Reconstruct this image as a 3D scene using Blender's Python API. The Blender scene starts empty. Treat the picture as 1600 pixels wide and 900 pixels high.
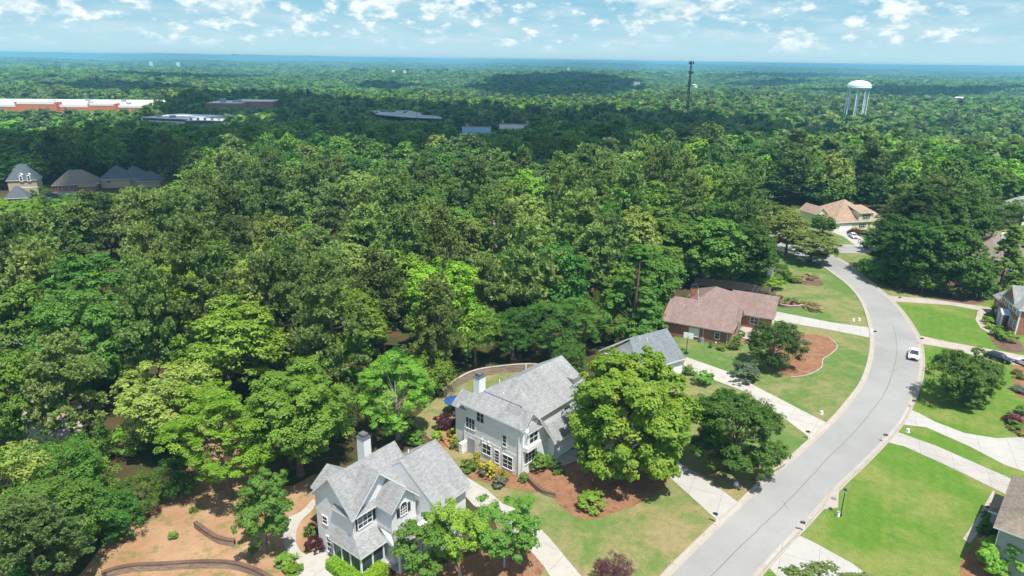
import bpy, bmesh, math, random
import numpy as np
from mathutils import Vector
R = math.radians
scene = bpy.context.scene
COL = scene.collection
rng = np.random.default_rng(7)
random.seed(7)

# ------------------------------------------------------------------ camera
CAM_H = 48.0; FPX = 1067.0; PITCH = R(18.5); ROLL = R(.82)
_r = np.array([1, 0, 0.]); _f = np.array([0, math.cos(PITCH), -math.sin(PITCH)]); _u = np.array([0, math.sin(PITCH), math.cos(PITCH)])
_r2 = math.cos(ROLL)*_r+math.sin(ROLL)*_u; _u2 = math.cos(ROLL)*_u-math.sin(ROLL)*_r
cd = bpy.data.cameras.new('camera'); cam = bpy.data.objects.new('camera', cd); COL.objects.link(cam)
cd.sensor_width = 36; cd.lens = FPX/1600*36; cd.clip_end = 60000; cd.clip_start = .5
from mathutils import Matrix
M3 = Matrix((( _r2[0], _u2[0], -_f[0]), (_r2[1], _u2[1], -_f[1]), (_r2[2], _u2[2], -_f[2])))
cam.matrix_world = Matrix.Translation((0, 0, CAM_H)) @ M3.to_4x4()
scene.camera = cam

def G(x, y, z=0.):
    d = _f*FPX+_r2*(x-800)+_u2*(450-y)
    t = (z-CAM_H)/d[2]
    return np.array([0, 0, CAM_H])+d*t
def PX(p):
    v = np.asarray(p, float)-np.array([0, 0, CAM_H]); w = v@_f
    return 800+FPX*(v@_r2)/w, 450-FPX*(v@_u2)/w

# ------------------------------------------------------------------ world + sun
SUN_AZ = R(298.); SUN_EL = R(68.)
sdir = Vector((math.cos(SUN_AZ)*math.cos(SUN_EL), math.sin(SUN_AZ)*math.cos(SUN_EL), math.sin(SUN_EL)))
world = bpy.data.worlds.new('World'); scene.world = world; world.use_nodes = True
nt = world.node_tree; nd = nt.nodes; lk = nt.links
bg = nd['Background']; bg.inputs['Strength'].default_value = .10
sky = nd.new('ShaderNodeTexSky'); sky.sky_type = 'NISHITA'; sky.sun_disc = False
sky.sun_elevation = SUN_EL; sky.sun_rotation = math.pi/2-SUN_AZ; sky.air_density = 1.3; sky.dust_density = .6; sky.ozone_density = 2.2
tc = nd.new('ShaderNodeTexCoord')
def vmul(src, v):
    n = nd.new('ShaderNodeVectorMath'); n.operation = 'MULTIPLY'; lk.new(src, n.inputs[0]); n.inputs[1].default_value = v; return n.outputs[0]
def wnoise(scale, detail, vec, rough=.5):
    n = nd.new('ShaderNodeTexNoise'); n.inputs['Scale'].default_value = scale; n.inputs['Detail'].default_value = detail; n.inputs['Roughness'].default_value = rough
    lk.new(vec, n.inputs['Vector']); return n.outputs['Fac']
def wramp(src, a, b, va=0., vb=1.):
    n = nd.new('ShaderNodeMapRange'); n.inputs[1].default_value = a; n.inputs[2].default_value = b; n.inputs[3].default_value = va; n.inputs[4].default_value = vb
    n.interpolation_type = 'SMOOTHSTEP'; lk.new(src, n.inputs[0]); return n.outputs[0]
def wmath(op, a, b):
    n = nd.new('ShaderNodeMath'); n.operation = op
    for i, q in enumerate((a, b)):
        if isinstance(q, (int, float)): n.inputs[i].default_value = q
        else: lk.new(q, n.inputs[i])
    return n.outputs[0]
gen = tc.outputs['Generated']
stretched = vmul(gen, (1, 1, 2.1))
cl_big = wnoise(8., 3., stretched); cl_fine = wnoise(34., 7., stretched, .55)
comb = wmath('ADD', wmath('MULTIPLY', cl_big, .45), wmath('MULTIPLY', cl_fine, .55))
sep = nd.new('ShaderNodeSeparateXYZ'); lk.new(gen, sep.inputs[0])
elev = wramp(sep.outputs['Z'], .012, .075)
comb = wmath('ADD', comb, wmath('MULTIPLY', elev, .045))
dens = wramp(comb, .498, .612)
veil = wramp(wnoise(11., 4., vmul(gen, (1, 1, 6.))), .38, .70, 0., .45)
dens = wmath('MAXIMUM', wmath('MULTIPLY', dens, .9), wmath('MULTIPLY', veil, 1.))
dens = wmath('MULTIPLY', dens, wramp(sep.outputs['Z'], .006, .03))
tint = nd.new('ShaderNodeMix'); tint.data_type = 'RGBA'; tint.blend_type = 'MULTIPLY'; tint.inputs['Factor'].default_value = 1.
lk.new(sky.outputs[0], tint.inputs[6]); tint.inputs[7].default_value = (.78, .97, 1.05, 1)
lowg = nd.new('ShaderNodeMix'); lowg.data_type = 'RGBA'; lk.new(wramp(sep.outputs['Z'], -.01, .11), lowg.inputs['Factor'])
lowg.inputs[6].default_value = (3.25, 4.75, 5.3, 1); lowg.inputs[7].default_value = (1.4, 3.35, 4.5, 1)
skyc = nd.new('ShaderNodeMix'); skyc.data_type = 'RGBA'; lk.new(wramp(sep.outputs['Z'], .10, .40), skyc.inputs['Factor']); lk.new(lowg.outputs[2], skyc.inputs[6]); lk.new(tint.outputs[2], skyc.inputs[7])
cmix = nd.new('ShaderNodeMix'); cmix.data_type = 'RGBA'; lk.new(dens, cmix.inputs['Factor']); lk.new(skyc.outputs[2], cmix.inputs[6])
shade = nd.new('ShaderNodeMix'); shade.data_type = 'RGBA'; lk.new(wramp(cl_fine, .45, .68), shade.inputs['Factor'])
shade.inputs[6].default_value = (4.2, 5.1, 5.5, 1); shade.inputs[7].default_value = (6.4, 6.7, 6.8, 1)
lk.new(shade.outputs[2], cmix.inputs[7])
lk.new(cmix.outputs[2], bg.inputs['Color'])

sd = bpy.data.lights.new('sun', 'SUN'); sun = bpy.data.objects.new('sun', sd); COL.objects.link(sun)
sd.energy = 4.7; sd.angle = R(.5); sd.color = (1, .955, .88)
sun.rotation_euler = sdir.to_track_quat('Z', 'Y').to_euler()
vs = scene.view_settings
vs.view_transform = 'Standard'; vs.look = 'None'; vs.gamma = 1; vs.use_curve_mapping = False; vs.exposure = .74
scene.render.engine = 'CYCLES'

# ------------------------------------------------------------------ materials
class NT:
    def __init__(s, name):
        s.m = bpy.data.materials.new(name); s.m.use_nodes = True; s.t = s.m.node_tree; s.n = s.t.nodes; s.l = s.t.links
        s.b = s.n['Principled BSDF']; s.out = s.n['Material Output']
    def new(s, t): return s.n.new(t)
    def coord(s, kind, scale=(1, 1, 1)):
        if kind == 'UV': c = s.new('ShaderNodeUVMap'); o = c.outputs[0]
        else: c = s.new('ShaderNodeTexCoord'); o = c.outputs[kind]
        v = s.new('ShaderNodeVectorMath'); v.operation = 'MULTIPLY'; s.l.new(o, v.inputs[0]); v.inputs[1].default_value = scale; return v.outputs[0]
    def noise(s, vec, scale, detail=4, rough=.55, dist=0):
        n = s.new('ShaderNodeTexNoise'); n.inputs['Scale'].default_value = scale; n.inputs['Detail'].default_value = detail
        n.inputs['Roughness'].default_value = rough; n.inputs['Distortion'].default_value = dist; s.l.new(vec, n.inputs['Vector']); return n.outputs['Fac']
    def ramp(s, src, a, b, va=0., vb=1.):
        n = s.new('ShaderNodeMapRange'); n.inputs[1].default_value = a; n.inputs[2].default_value = b; n.inputs[3].default_value = va; n.inputs[4].default_value = vb
        s.l.new(src, n.inputs[0]); return n.outputs[0]
    def math(s, op, a, b):
        n = s.new('ShaderNodeMath'); n.operation = op
        for i, q in enumerate((a, b)):
            if isinstance(q, (int, float)): n.inputs[i].default_value = q
            else: s.l.new(q, n.inputs[i])
        return n.outputs[0]
    def mix(s, fac, a, b, blend='MIX'):
        n = s.new('ShaderNodeMix'); n.data_type = 'RGBA'; n.blend_type = blend
        for i, q in ((0, fac), (6, a), (7, b)):
            if isinstance(q, (int, float)): n.inputs[i].default_value = q
            elif isinstance(q, tuple): n.inputs[i].default_value = (*q, 1) if len(q) == 3 else q
            else: s.l.new(q, n.inputs[i])
        return n.outputs[2]
    def color(s, c):
        if isinstance(c, tuple): s.b.inputs['Base Color'].default_value = (*c, 1)
        else: s.l.new(c, s.b.inputs['Base Color'])
    def rough(s, r): s.b.inputs['Roughness'].default_value = r
    def bump(s, h, strength=.3, dist=.02):
        n = s.new('ShaderNodeBump'); n.inputs['Strength'].default_value = strength; n.inputs['Distance'].default_value = dist
        s.l.new(h, n.inputs['Height']); s.l.new(n.outputs[0], s.b.inputs['Normal'])

def sc(c, k): return tuple(min(1, q*k) for q in c)
def m_plain(name, c, rough=.7, var=.12, nscale=1.5, metallic=0.):
    m = NT(name); v = m.coord('Object')
    n = m.noise(v, nscale, 5)
    m.color(m.mix(m.ramp(n, .3, .7), sc(c, 1-var), sc(c, 1+var))); m.rough(rough); m.b.inputs['Metallic'].default_value = metallic
    return m.m
def m_siding(name, c, pitch=.16):
    m = NT(name); v = m.coord('UV')
    sx = m.new('ShaderNodeSeparateXYZ'); m.l.new(v, sx.inputs[0])
    f = m.math('FRACT', m.math('DIVIDE', sx.outputs[1], pitch), 0)
    line = m.ramp(f, 0., .14, .72, 1.)
    n = m.noise(m.coord('UV', (.5, 1.5, 1)), .9, 5)
    col = m.mix(m.ramp(n, .3, .75), sc(c, .88), sc(c, 1.05))
    m.color(m.mix(1., col, m.mix(line, (.5, .5, .5), (1, 1, 1)), 'MULTIPLY')); m.rough(.6); m.bump(f, .5, .02)
    return m.m
def m_brick(name, c, mortar=(.38, .34, .3), bw=.22, bh=.075):
    m = NT(name); v = m.coord('UV')
    b = m.new('ShaderNodeTexBrick'); m.l.new(v, b.inputs['Vector'])
    b.inputs['Color1'].default_value = (*sc(c, .75), 1); b.inputs['Color2'].default_value = (*sc(c, 1.25), 1); b.inputs['Mortar'].default_value = (*mortar, 1)
    b.inputs['Scale'].default_value = 1; b.inputs['Brick Width'].default_value = bw; b.inputs['Row Height'].default_value = bh; b.inputs['Mortar Size'].default_value = .008
    n = m.noise(m.coord('UV'), .8, 6)
    m.color(m.mix(1., b.outputs[0], m.mix(m.ramp(n, .3, .7), (.75, .75, .75), (1.1, 1.08, 1.05)), 'MULTIPLY')); m.rough(.85)
    return m.m
def m_roof(name, c, var=.25):
    m = NT(name); v = m.coord('UV')
    b = m.new('ShaderNodeTexBrick'); m.l.new(v, b.inputs['Vector'])
    b.inputs['Color1'].default_value = (*sc(c, 1-var), 1); b.inputs['Color2'].default_value = (*sc(c, 1+var), 1); b.inputs['Mortar'].default_value = (*sc(c, .5), 1)
    b.inputs['Scale'].default_value = 1; b.inputs['Brick Width'].default_value = .32; b.inputs['Row Height'].default_value = .15; b.inputs['Mortar Size'].default_value = .006
    n = m.noise(m.coord('UV', (1.3, .25, 1)), .7, 6, .65)
    n2 = m.noise(m.coord('UV'), 9, 3)
    col = m.mix(1., b.outputs[0], m.mix(m.ramp(n, .3, .72), (.76, .75, .74), (1.1, 1.1, 1.1)), 'MULTIPLY')
    col = m.mix(1., col, m.mix(m.ramp(n2, .3, .7), (.85, .85, .85), (1.12, 1.12, 1.12)), 'MULTIPLY')
    m.color(col); m.rough(.9); m.bump(b.outputs['Fac'], .4, .02)
    return m.m
def m_glass(name, c=(.03, .04, .05)):
    m = NT(name); n = m.noise(m.coord('Object'), .6, 2)
    m.color(m.mix(m.ramp(n, .35, .65), sc(c, .7), sc(c, 1.6))); m.rough(.12); m.b.inputs['Specular IOR Level'].default_value = .5
    return m.m
def m_grass(name, lush, dry, bias, stripe=0., ang=0., seed=0.):
    m = NT(name); v = m.coord('Object')
    off = m.new('ShaderNodeVectorMath'); off.operation = 'ADD'; m.l.new(v, off.inputs[0]); off.inputs[1].default_value = (seed*31, seed*17, 0); v = off.outputs[0]
    big = m.noise(v, .075, 5, .6, .8); mid = m.noise(v, .45, 6, .7, .5); fine = m.noise(v, 5., 5, .75); vf = m.noise(v, 22., 3, .8)
    f = m.math('ADD', m.math('MULTIPLY', big, .62), m.math('MULTIPLY', mid, .38))
    f = m.ramp(f, bias-.06, bias+.06)
    blot = m.noise(v, 1.1, 8, .75, .4)
    col = m.mix(f, lush, dry)
    tuft = m.noise(v, 1.6, 6, .8)
    col = m.mix(m.ramp(tuft, .55, .75, 0., .45), col, sc(dry, .95))
    col = m.mix(1., col, m.mix(m.ramp(blot, .3, .7), (.78, .82, .78), (1.2, 1.16, 1.2)), 'MULTIPLY')
    col = m.mix(1., col, m.mix(m.ramp(fine, .25, .75), (.70, .72, .7), (1.28, 1.25, 1.2)), 'MULTIPLY')
    col = m.mix(1., col, m.mix(m.ramp(vf, .25, .75), (.62, .66, .62), (1.38, 1.34, 1.3)), 'MULTIPLY')
    if stripe:
        w = m.new('ShaderNodeTexWave'); w.inputs['Scale'].default_value = .22; w.inputs['Distortion'].default_value = 2.5; w.inputs['Detail'].default_value = 3
        mp = m.new('ShaderNodeMapping'); mp.inputs['Rotation'].default_value = (0, 0, ang); m.l.new(v, mp.inputs[0]); m.l.new(mp.outputs[0], w.inputs[0])
        col = m.mix(stripe, col, m.mix(w.outputs['Fac'], sc(lush, .8), sc(lush, 1.25)))
    m.color(col); m.rough(.95); m.b.inputs['Specular IOR Level'].default_value = .15; m.bump(vf, .6, .05)
    return m.m
def m_ground(name, a, b, scale=.3, c=None, cb=.6, fine=(.72, 1.25), joints=0):
    m = NT(name); v = m.coord('Object')
    col = m.mix(m.ramp(m.noise(v, scale, 6, .65, .6), .35, .65), a, b)
    if c: col = m.mix(m.ramp(m.noise(v, scale*2.3, 6, .7), cb-.05, cb+.06), col, c)
    fn = m.noise(v, 7., 6, .8)
    col = m.mix(1., col, m.mix(m.ramp(fn, .25, .75), (fine[0],)*3, (fine[1],)*3), 'MULTIPLY')
    if joints:
        mp = m.new('ShaderNodeMapping'); mp.inputs['Rotation'].default_value = (0, 0, joints); m.l.new(v, mp.inputs[0])
        bt = m.new('ShaderNodeTexBrick'); bt.offset = 0; bt.inputs['Scale'].default_value = 1; bt.inputs['Brick Width'].default_value = 3.6; bt.inputs['Row Height'].default_value = 3.6; bt.inputs['Mortar Size'].default_value = .022
        bt.inputs['Color1'].default_value = (.975, .975, .97, 1); bt.inputs['Color2'].default_value = (1.02, 1.02, 1.02, 1); bt.inputs['Mortar'].default_value = (.6, .58, .55, 1); m.l.new(mp.outputs[0], bt.inputs['Vector'])
        col = m.mix(1., col, bt.outputs[0], 'MULTIPLY')
        st = m.noise(v, .55, 7, .75); col = m.mix(m.ramp(st, .56, .72, 0., .35), col, sc(a, .62))
    m.color(col); m.rough(.95); m.b.inputs['Specular IOR Level'].default_value = .15; m.bump(fn, .6, .06)
    return m.m
def m_leaf(name, c, c2, hv=.065):
    """c base, c2 second leaf tone; varied per leaf and per tree"""
    m = NT(name)
    a = m.new('ShaderNodeAttribute'); a.attribute_name = 'lv'
    oi = m.new('ShaderNodeObjectInfo')
    col = m.mix(a.outputs['Fac'], c, c2)
    hs = m.new('ShaderNodeHueSaturation'); m.l.new(col, hs.inputs['Color'])
    m.l.new(m.ramp(oi.outputs['Random'], 0, 1, .5-hv*.3, .5+hv*.2), hs.inputs['Hue'])
    r2 = m.math('FRACT', m.math('MULTIPLY', oi.outputs['Random'], 13.7), 0)
    m.l.new(m.ramp(r2, 0, 1, .62, 1.25), hs.inputs['Value'])
    return leaf_shader(m, hs.outputs[0])
def leaf_shader(m, col):
    m.color(col); m.rough(.55); m.b.inputs['Specular IOR Level'].default_value = .25
    tr = m.new('ShaderNodeBsdfTranslucent'); mx = m.new('ShaderNodeMixShader'); mx.inputs[0].default_value = .36
    tcx = m.mix(1., col, (1.2, 1.25, .75), 'MULTIPLY')
    m.l.new(tcx, tr.inputs[0]); m.l.new(m.b.outputs[0], mx.inputs[1]); m.l.new(tr.outputs[0], mx.inputs[2]); m.l.new(mx.outputs[0], m.out.inputs[0])
    return m.m
def m_mass(name):
    m = NT(name); a = m.new('ShaderNodeAttribute'); a.attribute_name = 'col'
    return leaf_shader(m, a.outputs['Color'])

MT = {}
MT['asphalt'] = (lambda m: (m.color(m.mix(1., m.mix(m.ramp(m.noise(m.coord('Object', (1, 1, 1)), .12, 6, .7), .3, .7), (.245, .241, .235), (.30, .296, .288)),
    m.mix(m.ramp(m.noise(m.coord('Object'), 14, 4, .8), .25, .75), (.86, .86, .86), (1.12, 1.12, 1.12)), 'MULTIPLY') if 0 else m.mix(m.ramp(m.noise(m.coord('Object'), .8, 8, .8), .52, .72, 0., .3), m.mix(1., m.mix(m.ramp(m.noise(m.coord('Object'), .05, 8, .75), .38, .62), (.215, .211, .206), (.272, .268, .26)), m.mix(m.ramp(m.noise(m.coord('Object'), 14, 4, .8), .25, .75), (.86, .86, .86), (1.12, 1.12, 1.12)), 'MULTIPLY'), (.19, .185, .18))), m.rough(.9), m.m)[-1])(NT('asphalt'))
MT['gutter'] = m_ground('gutter_concrete', (.31, .275, .235), (.35, .315, .275), .8, (.27, .205, .155), .62, (.9, 1.08))
MT['drive'] = m_ground('driveway_concrete', (.35, .325, .29), (.39, .37, .34), .35, (.31, .285, .25), .6, (.93, 1.05), joints=.62)
MT['drive_pale'] = m_ground('pale_concrete', (.335, .32, .30), (.37, .357, .34), .3, (.30, .287, .262), .62, (.95, 1.04), joints=.45)
MT['drive_pink'] = m_ground('pinkish_concrete', (.33, .28, .245), (.37, .325, .29), .5, (.29, .24, .20), .6, (.93, 1.06), joints=.2)
MT['drive_grey'] = m_ground('stained_concrete', (.31, .29, .27), (.35, .33, .31), .25, (.27, .25, .235), .6, (.92, 1.07), joints=.45)
MT['tar'] = m_plain('tar_seal', (.085, .085, .088), .7)
MT['lawn_lush'] = m_grass('lawn_lush', (.080, .160, .020), (.17, .19, .055), .53, .14, .5, 1)
MT['lawn_mid'] = m_grass('lawn_mid', (.085, .150, .036), (.20, .185, .085), .515, .12, 1.2, 2)
MT['lawn_dry'] = m_grass('lawn_dry', (.105, .158, .042), (.235, .19, .10), .485, .08, .2, 3)
MT['mulch'] = m_ground('pine_straw', (.20, .098, .052), (.25, .135, .078), .5, (.14, .072, .042), .56, (.55, 1.42))
MT['mulch_dark'] = m_ground('dark_mulch', (.10, .06, .045), (.15, .095, .07), .5)
MT['clay'] = m_ground('clay_soil', (.275, .155, .085), (.35, .225, .135), .22, (.17, .15, .055), .56)
MT['floor'] = m_ground('forest_floor', (.085, .055, .03), (.14, .085, .045), .12, (.06, .075, .02), .55)
MT['wall_pale'] = m_siding('pale_grey_siding', (.76, .765, .77))
MT['brick_white'] = m_brick('white_painted_brick', (.72, .71, .69), (.66, .65, .63))
MT['wall_mid'] = m_siding('grey_siding', (.33, .34, .36), .18)
MT['wall_yellow'] = m_siding('pale_yellow_siding', (.62, .66, .42))
MT['wall_tan'] = m_siding('tan_siding', (.48, .37, .25))
MT['trim'] = m_plain('white_trim', (.72, .72, .71), .5, .04)
MT['brick_red'] = m_brick('red_brick', (.31, .105, .06), (.30, .22, .17))
MT['brick_orange'] = m_brick('orange_brick', (.36, .13, .07), (.34, .25, .18))
MT['block'] = m_brick('retaining_block', (.30, .22, .17), (.10, .07, .05), .42, .18)
MT['roof_grey'] = m_roof('grey_shingle', (.255, .26, .262), .16)
MT['roof_brown'] = m_roof('brown_shingle', (.225, .155, .138), .18)
MT['roof_tan'] = m_roof('tan_shingle', (.33, .225, .16), .3)
MT['roof_taupe'] = m_roof('taupe_shingle', (.215, .175, .14), .2)
MT['roof_slate'] = m_roof('slate_shingle', (.085, .105, .125), .2)
MT['roof_greyblue'] = m_roof('blue_grey_shingle', (.16, .185, .20), .18)
MT['glass'] = m_glass('window_glass')
MT['glass_blue'] = m_glass('blue_window_glass', (.05, .10, .16))
MT['bark'] = m_ground('bark', (.12, .085, .06), (.18, .14, .11), 1.2)
MT['bark_pale'] = m_ground('pale_bark', (.30, .26, .21), (.40, .36, .31), 1.2)
MT['black'] = m_plain('black_metal', (.015, .016, .02), .4)
MT['dark_grey'] = m_plain('dark_grey_metal', (.10, .10, .11), .5)
MT['metal'] = m_plain('galvanised_metal', (.32, .33, .34), .45, .15, 1.5, .3)
MT['white_paint'] = m_plain('white_paint', (.78, .79, .80), .35, .04)
MT['tank_white'] = m_plain('tank_white', (.62, .74, .80), .4, .05)
MT['car_white'] = m_plain('white_car_paint', (.74, .75, .78), .25, .02)
MT['car_dark'] = m_plain('dark_car_paint', (.012, .016, .035), .2, .1)
MT['rubber'] = m_plain('tyre_rubber', (.02, .02, .02), .8)
MT['red'] = m_plain('red_plastic', (.5, .03, .02), .4)
MT['lamp_glass'] = m_plain('clear_lamp_lens', (.6, .6, .58), .15, .03)
MT['wood'] = m_ground('fence_wood', (.26, .19, .14), (.34, .26, .20), 1.2)
MT['wood_grey'] = m_ground('weathered_wood', (.15, .13, .12), (.22, .20, .18), 1.2)
MT['blue_cloth'] = m_plain('blue_cloth', (.012, .06, .20), .7)
MT['store_red'] = m_plain('terracotta_wall', (.55, .14, .06), .8)
MT['store_roof'] = m_plain('white_membrane_roof', (.55, .57, .58), .6, .05, .02)
MT['store_purple'] = m_plain('maroon_fascia', (.12, .07, .08), .7)
MT['blue_wall'] = m_plain('pale_blue_wall', (.35, .5, .65), .7)
MT['pink_roof'] = m_plain('pink_metal_roof', (.42, .22, .24), .6)
MT['parking'] = m_plain('worn_asphalt', (.33, .34, .36), .9, .1, .05)
MT['cloud'] = m_plain('cloud_white', (.85, .85, .86), 1., .03)
LEAF = {
 'bright': ((.092, .195, .022), (.152, .262, .034)),
 'mid': ((.063, .145, .022), (.102, .192, .032)),
 'dark': ((.030, .095, .014), (.060, .145, .022)),
 'deep': ((.024, .062, .010), (.050, .100, .016)),
 'pine': ((.104, .165, .050), (.156, .220, .072)),
 'pine_dark': ((.074, .130, .038), (.112, .170, .056)),
 'olive': ((.105, .160, .030), (.165, .215, .055)),
 'yellow': ((.092, .180, .018), (.185, .255, .026)),
 'gold': ((.30, .30, .02), (.48, .43, .05)),
 'cream': ((.34, .29, .11), (.45, .39, .20)),
 'burgundy': ((.070, .012, .026), (.115, .024, .042)),
 'shrub': ((.05, .125, .018), (.09, .18, .03)),
 'lime': ((.095, .205, .014), (.160, .275, .026)),
 'silver': ((.15, .21, .12), (.24, .30, .19)),
 'pale': ((.16, .17, .12), (.26, .26, .20)),
 'blossom': ((.50, .52, .42), (.65, .65, .58)),
}
LEAF = {k: tuple((c[0]*1.62, c[1]*1.55, c[2]*1.35) for c in v) if k not in ('gold', 'cream', 'blossom', 'burgundy', 'pale', 'silver') else v for k, v in LEAF.items()}
LM = {k: m_leaf('leaf_'+k, *v) for k, v in LEAF.items()}
LM['bark'] = MT['bark']

# ------------------------------------------------------------------ mesh helpers
class MB:
    def __init__(s): s.v = []; s.f = []; s.mi = []
    def face(s, pts, mi=0):
        k = len(s.v); s.v += [tuple(map(float, p)) for p in pts]; s.f.append(tuple(range(k, k+len(pts)))); s.mi.append(mi)
    def box(s, x0, x1, y0, y1, z0, z1, mi=0):
        if x0 > x1: x0, x1 = x1, x0
        if y0 > y1: y0, y1 = y1, y0
        a = [(x0, y0), (x1, y0), (x1, y1), (x0, y1)]
        s.prism([(p[0], p[1], z0) for p in a], (0, 0, z1-z0), mi)
        return s
    def prism(s, base, d, mi=0, side=None):
        d = np.array(d, float); b = [np.array(p, float) for p in base]; n = np.zeros(3)
        for i in range(len(b)): n += np.cross(b[i]-b[0], b[(i+1) % len(b)]-b[0])
        if n@d > 0: b = b[::-1]
        s.face(b, mi); s.face([p+d for p in b[::-1]], mi)
        for i in range(len(b)):
            j = (i+1) % len(b); s.face([b[i], b[i]+d, b[j]+d, b[j]], mi if side is None else side)
        return s
    def slab(s, pts, th=.16, mi=0, side=1):
        """roof plane: top given (any winding), thickness downwards"""
        b = [np.array(p, float) for p in pts]; n = np.zeros(3)
        for i in range(1, len(b)-1): n += np.cross(b[i]-b[0], b[i+1]-b[0])
        if n[2] < 0: b = b[::-1]
        s.face(b, mi); lo = [p-np.array([0, 0, th]) for p in b]; s.face(lo[::-1], side)
        for i in range(len(b)):
            j = (i+1) % len(b); s.face([lo[i], lo[j], b[j], b[i]], side)
        return s
    def tube(s, p0, p1, r0, r1=None, n=8, mi=0):
        r1 = r0 if r1 is None else r1
        p0 = Vector(p0); p1 = Vector(p1); d = (p1-p0).normalized(); a = d.orthogonal().normalized(); b = d.cross(a)
        A = [p0+(a*math.cos(t)+b*math.sin(t))*r0 for t in [2*math.pi*i/n for i in range(n)]]
        B = [p1+(a*math.cos(t)+b*math.sin(t))*r1 for t in [2*math.pi*i/n for i in range(n)]]
        for i in range(n):
            j = (i+1) % n; s.face([A[i], A[j], B[j], B[i]], mi)
        s.face(A[::-1], mi); s.face(B, mi); return s
    def lathe(s, prof, c=(0, 0, 0), n=16, mi=0):
        rings = [[(c[0]+r*math.cos(2*math.pi*i/n), c[1]+r*math.sin(2*math.pi*i/n), c[2]+z) for i in range(n)] for r, z in prof]
        for a, b in zip(rings, rings[1:]):
            for i in range(n):
                j = (i+1) % n; s.face([a[i], a[j], b[j], b[i]], mi)
        s.face(rings[0][::-1], mi); s.face(rings[-1], mi); return s
    def build(s, name, mats, parent=None, smooth=False, weld=False):
        me = bpy.data.meshes.new(name); me.from_pydata(s.v, [], s.f)
        if not isinstance(mats, (list, tuple)): mats = [mats]
        for m in mats: me.materials.append(m)
        for p, i in zip(me.polygons, s.mi): p.material_index = min(i, len(mats)-1); p.use_smooth = smooth
        uv = me.uv_layers.new(name='UVMap'); co = [v.co for v in me.vertices]
        for p in me.polygons:
            n = p.normal
            u = Vector((0, 0, 1)).cross(n)
            if u.length < .05: u = Vector((1, 0, 0)); w = Vector((0, 1, 0))
            else: u.normalize(); w = n.cross(u)
            for li in p.loop_indices:
                c = co[me.loops[li].vertex_index]; uv.data[li].uv = (c.dot(u), c.dot(w))
        if weld:
            bm = bmesh.new(); bm.from_mesh(me); bmesh.ops.remove_doubles(bm, verts=bm.verts, dist=.001); bm.to_mesh(me); bm.free()
        o = bpy.data.objects.new(name, me); COL.objects.link(o)
        if parent: o.parent = parent
        return o
def B(name, mats, parent, *boxes):
    m = MB()
    for b in boxes: m.box(*b)
    return m.build(name, mats, parent)
def empty(name, loc, rz=0., label=None, cat=None, group=None):
    o = bpy.data.objects.new(name, None); COL.objects.link(o); o.location = loc; o.rotation_euler = (0, 0, rz); o.empty_display_size = .3
    if label: tag(o, label, cat, group)
    return o
def tag(o, label=None, cat=None, group=None, kind=None):
    if label: o['label'] = label
    if cat: o['category'] = cat
    if group: o['group'] = group
    if kind: o['kind'] = kind
    return o
def bevel(o, w=.05, seg=2):
    md = o.modifiers.new('b', 'BEVEL'); md.width = w; md.segments = seg; md.limit_method = 'ANGLE'; return o
def arrays_mesh(name, V, F, attrs, mats):
    """V (n,3), F (m,4), attrs {name:(type,array point domain)}"""
    me = bpy.data.meshes.new(name)
    me.vertices.add(len(V)); me.vertices.foreach_set('co', np.ascontiguousarray(V, np.float32).ravel())
    m = len(F); k = F.shape[1]
    me.loops.add(m*k); me.loops.foreach_set('vertex_index', np.ascontiguousarray(F, np.int32).ravel())
    me.polygons.add(m); me.polygons.foreach_set('loop_start', np.arange(0, m*k, k, dtype=np.int32))
    for an, (ty, arr) in attrs.items():
        a = me.attributes.new(an, ty, 'POINT'); a.data.foreach_set('value' if ty == 'FLOAT' else 'color', np.ascontiguousarray(arr, np.float32).ravel())
    me.update(calc_edges=True)
    for q in mats: me.materials.append(q)
    return me
def copytree(root, loc, rz, s=1., mats=None):
    r = root.copy(); COL.objects.link(r); r.location = loc; r.rotation_euler = (0, 0, rz); r.scale = (s, s, s)
    for ch in root.children:
        c = ch.copy(); COL.objects.link(c); c.parent = r
        for g in ch.children:
            d = g.copy(); COL.objects.link(d); d.parent = c
    return r

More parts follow.
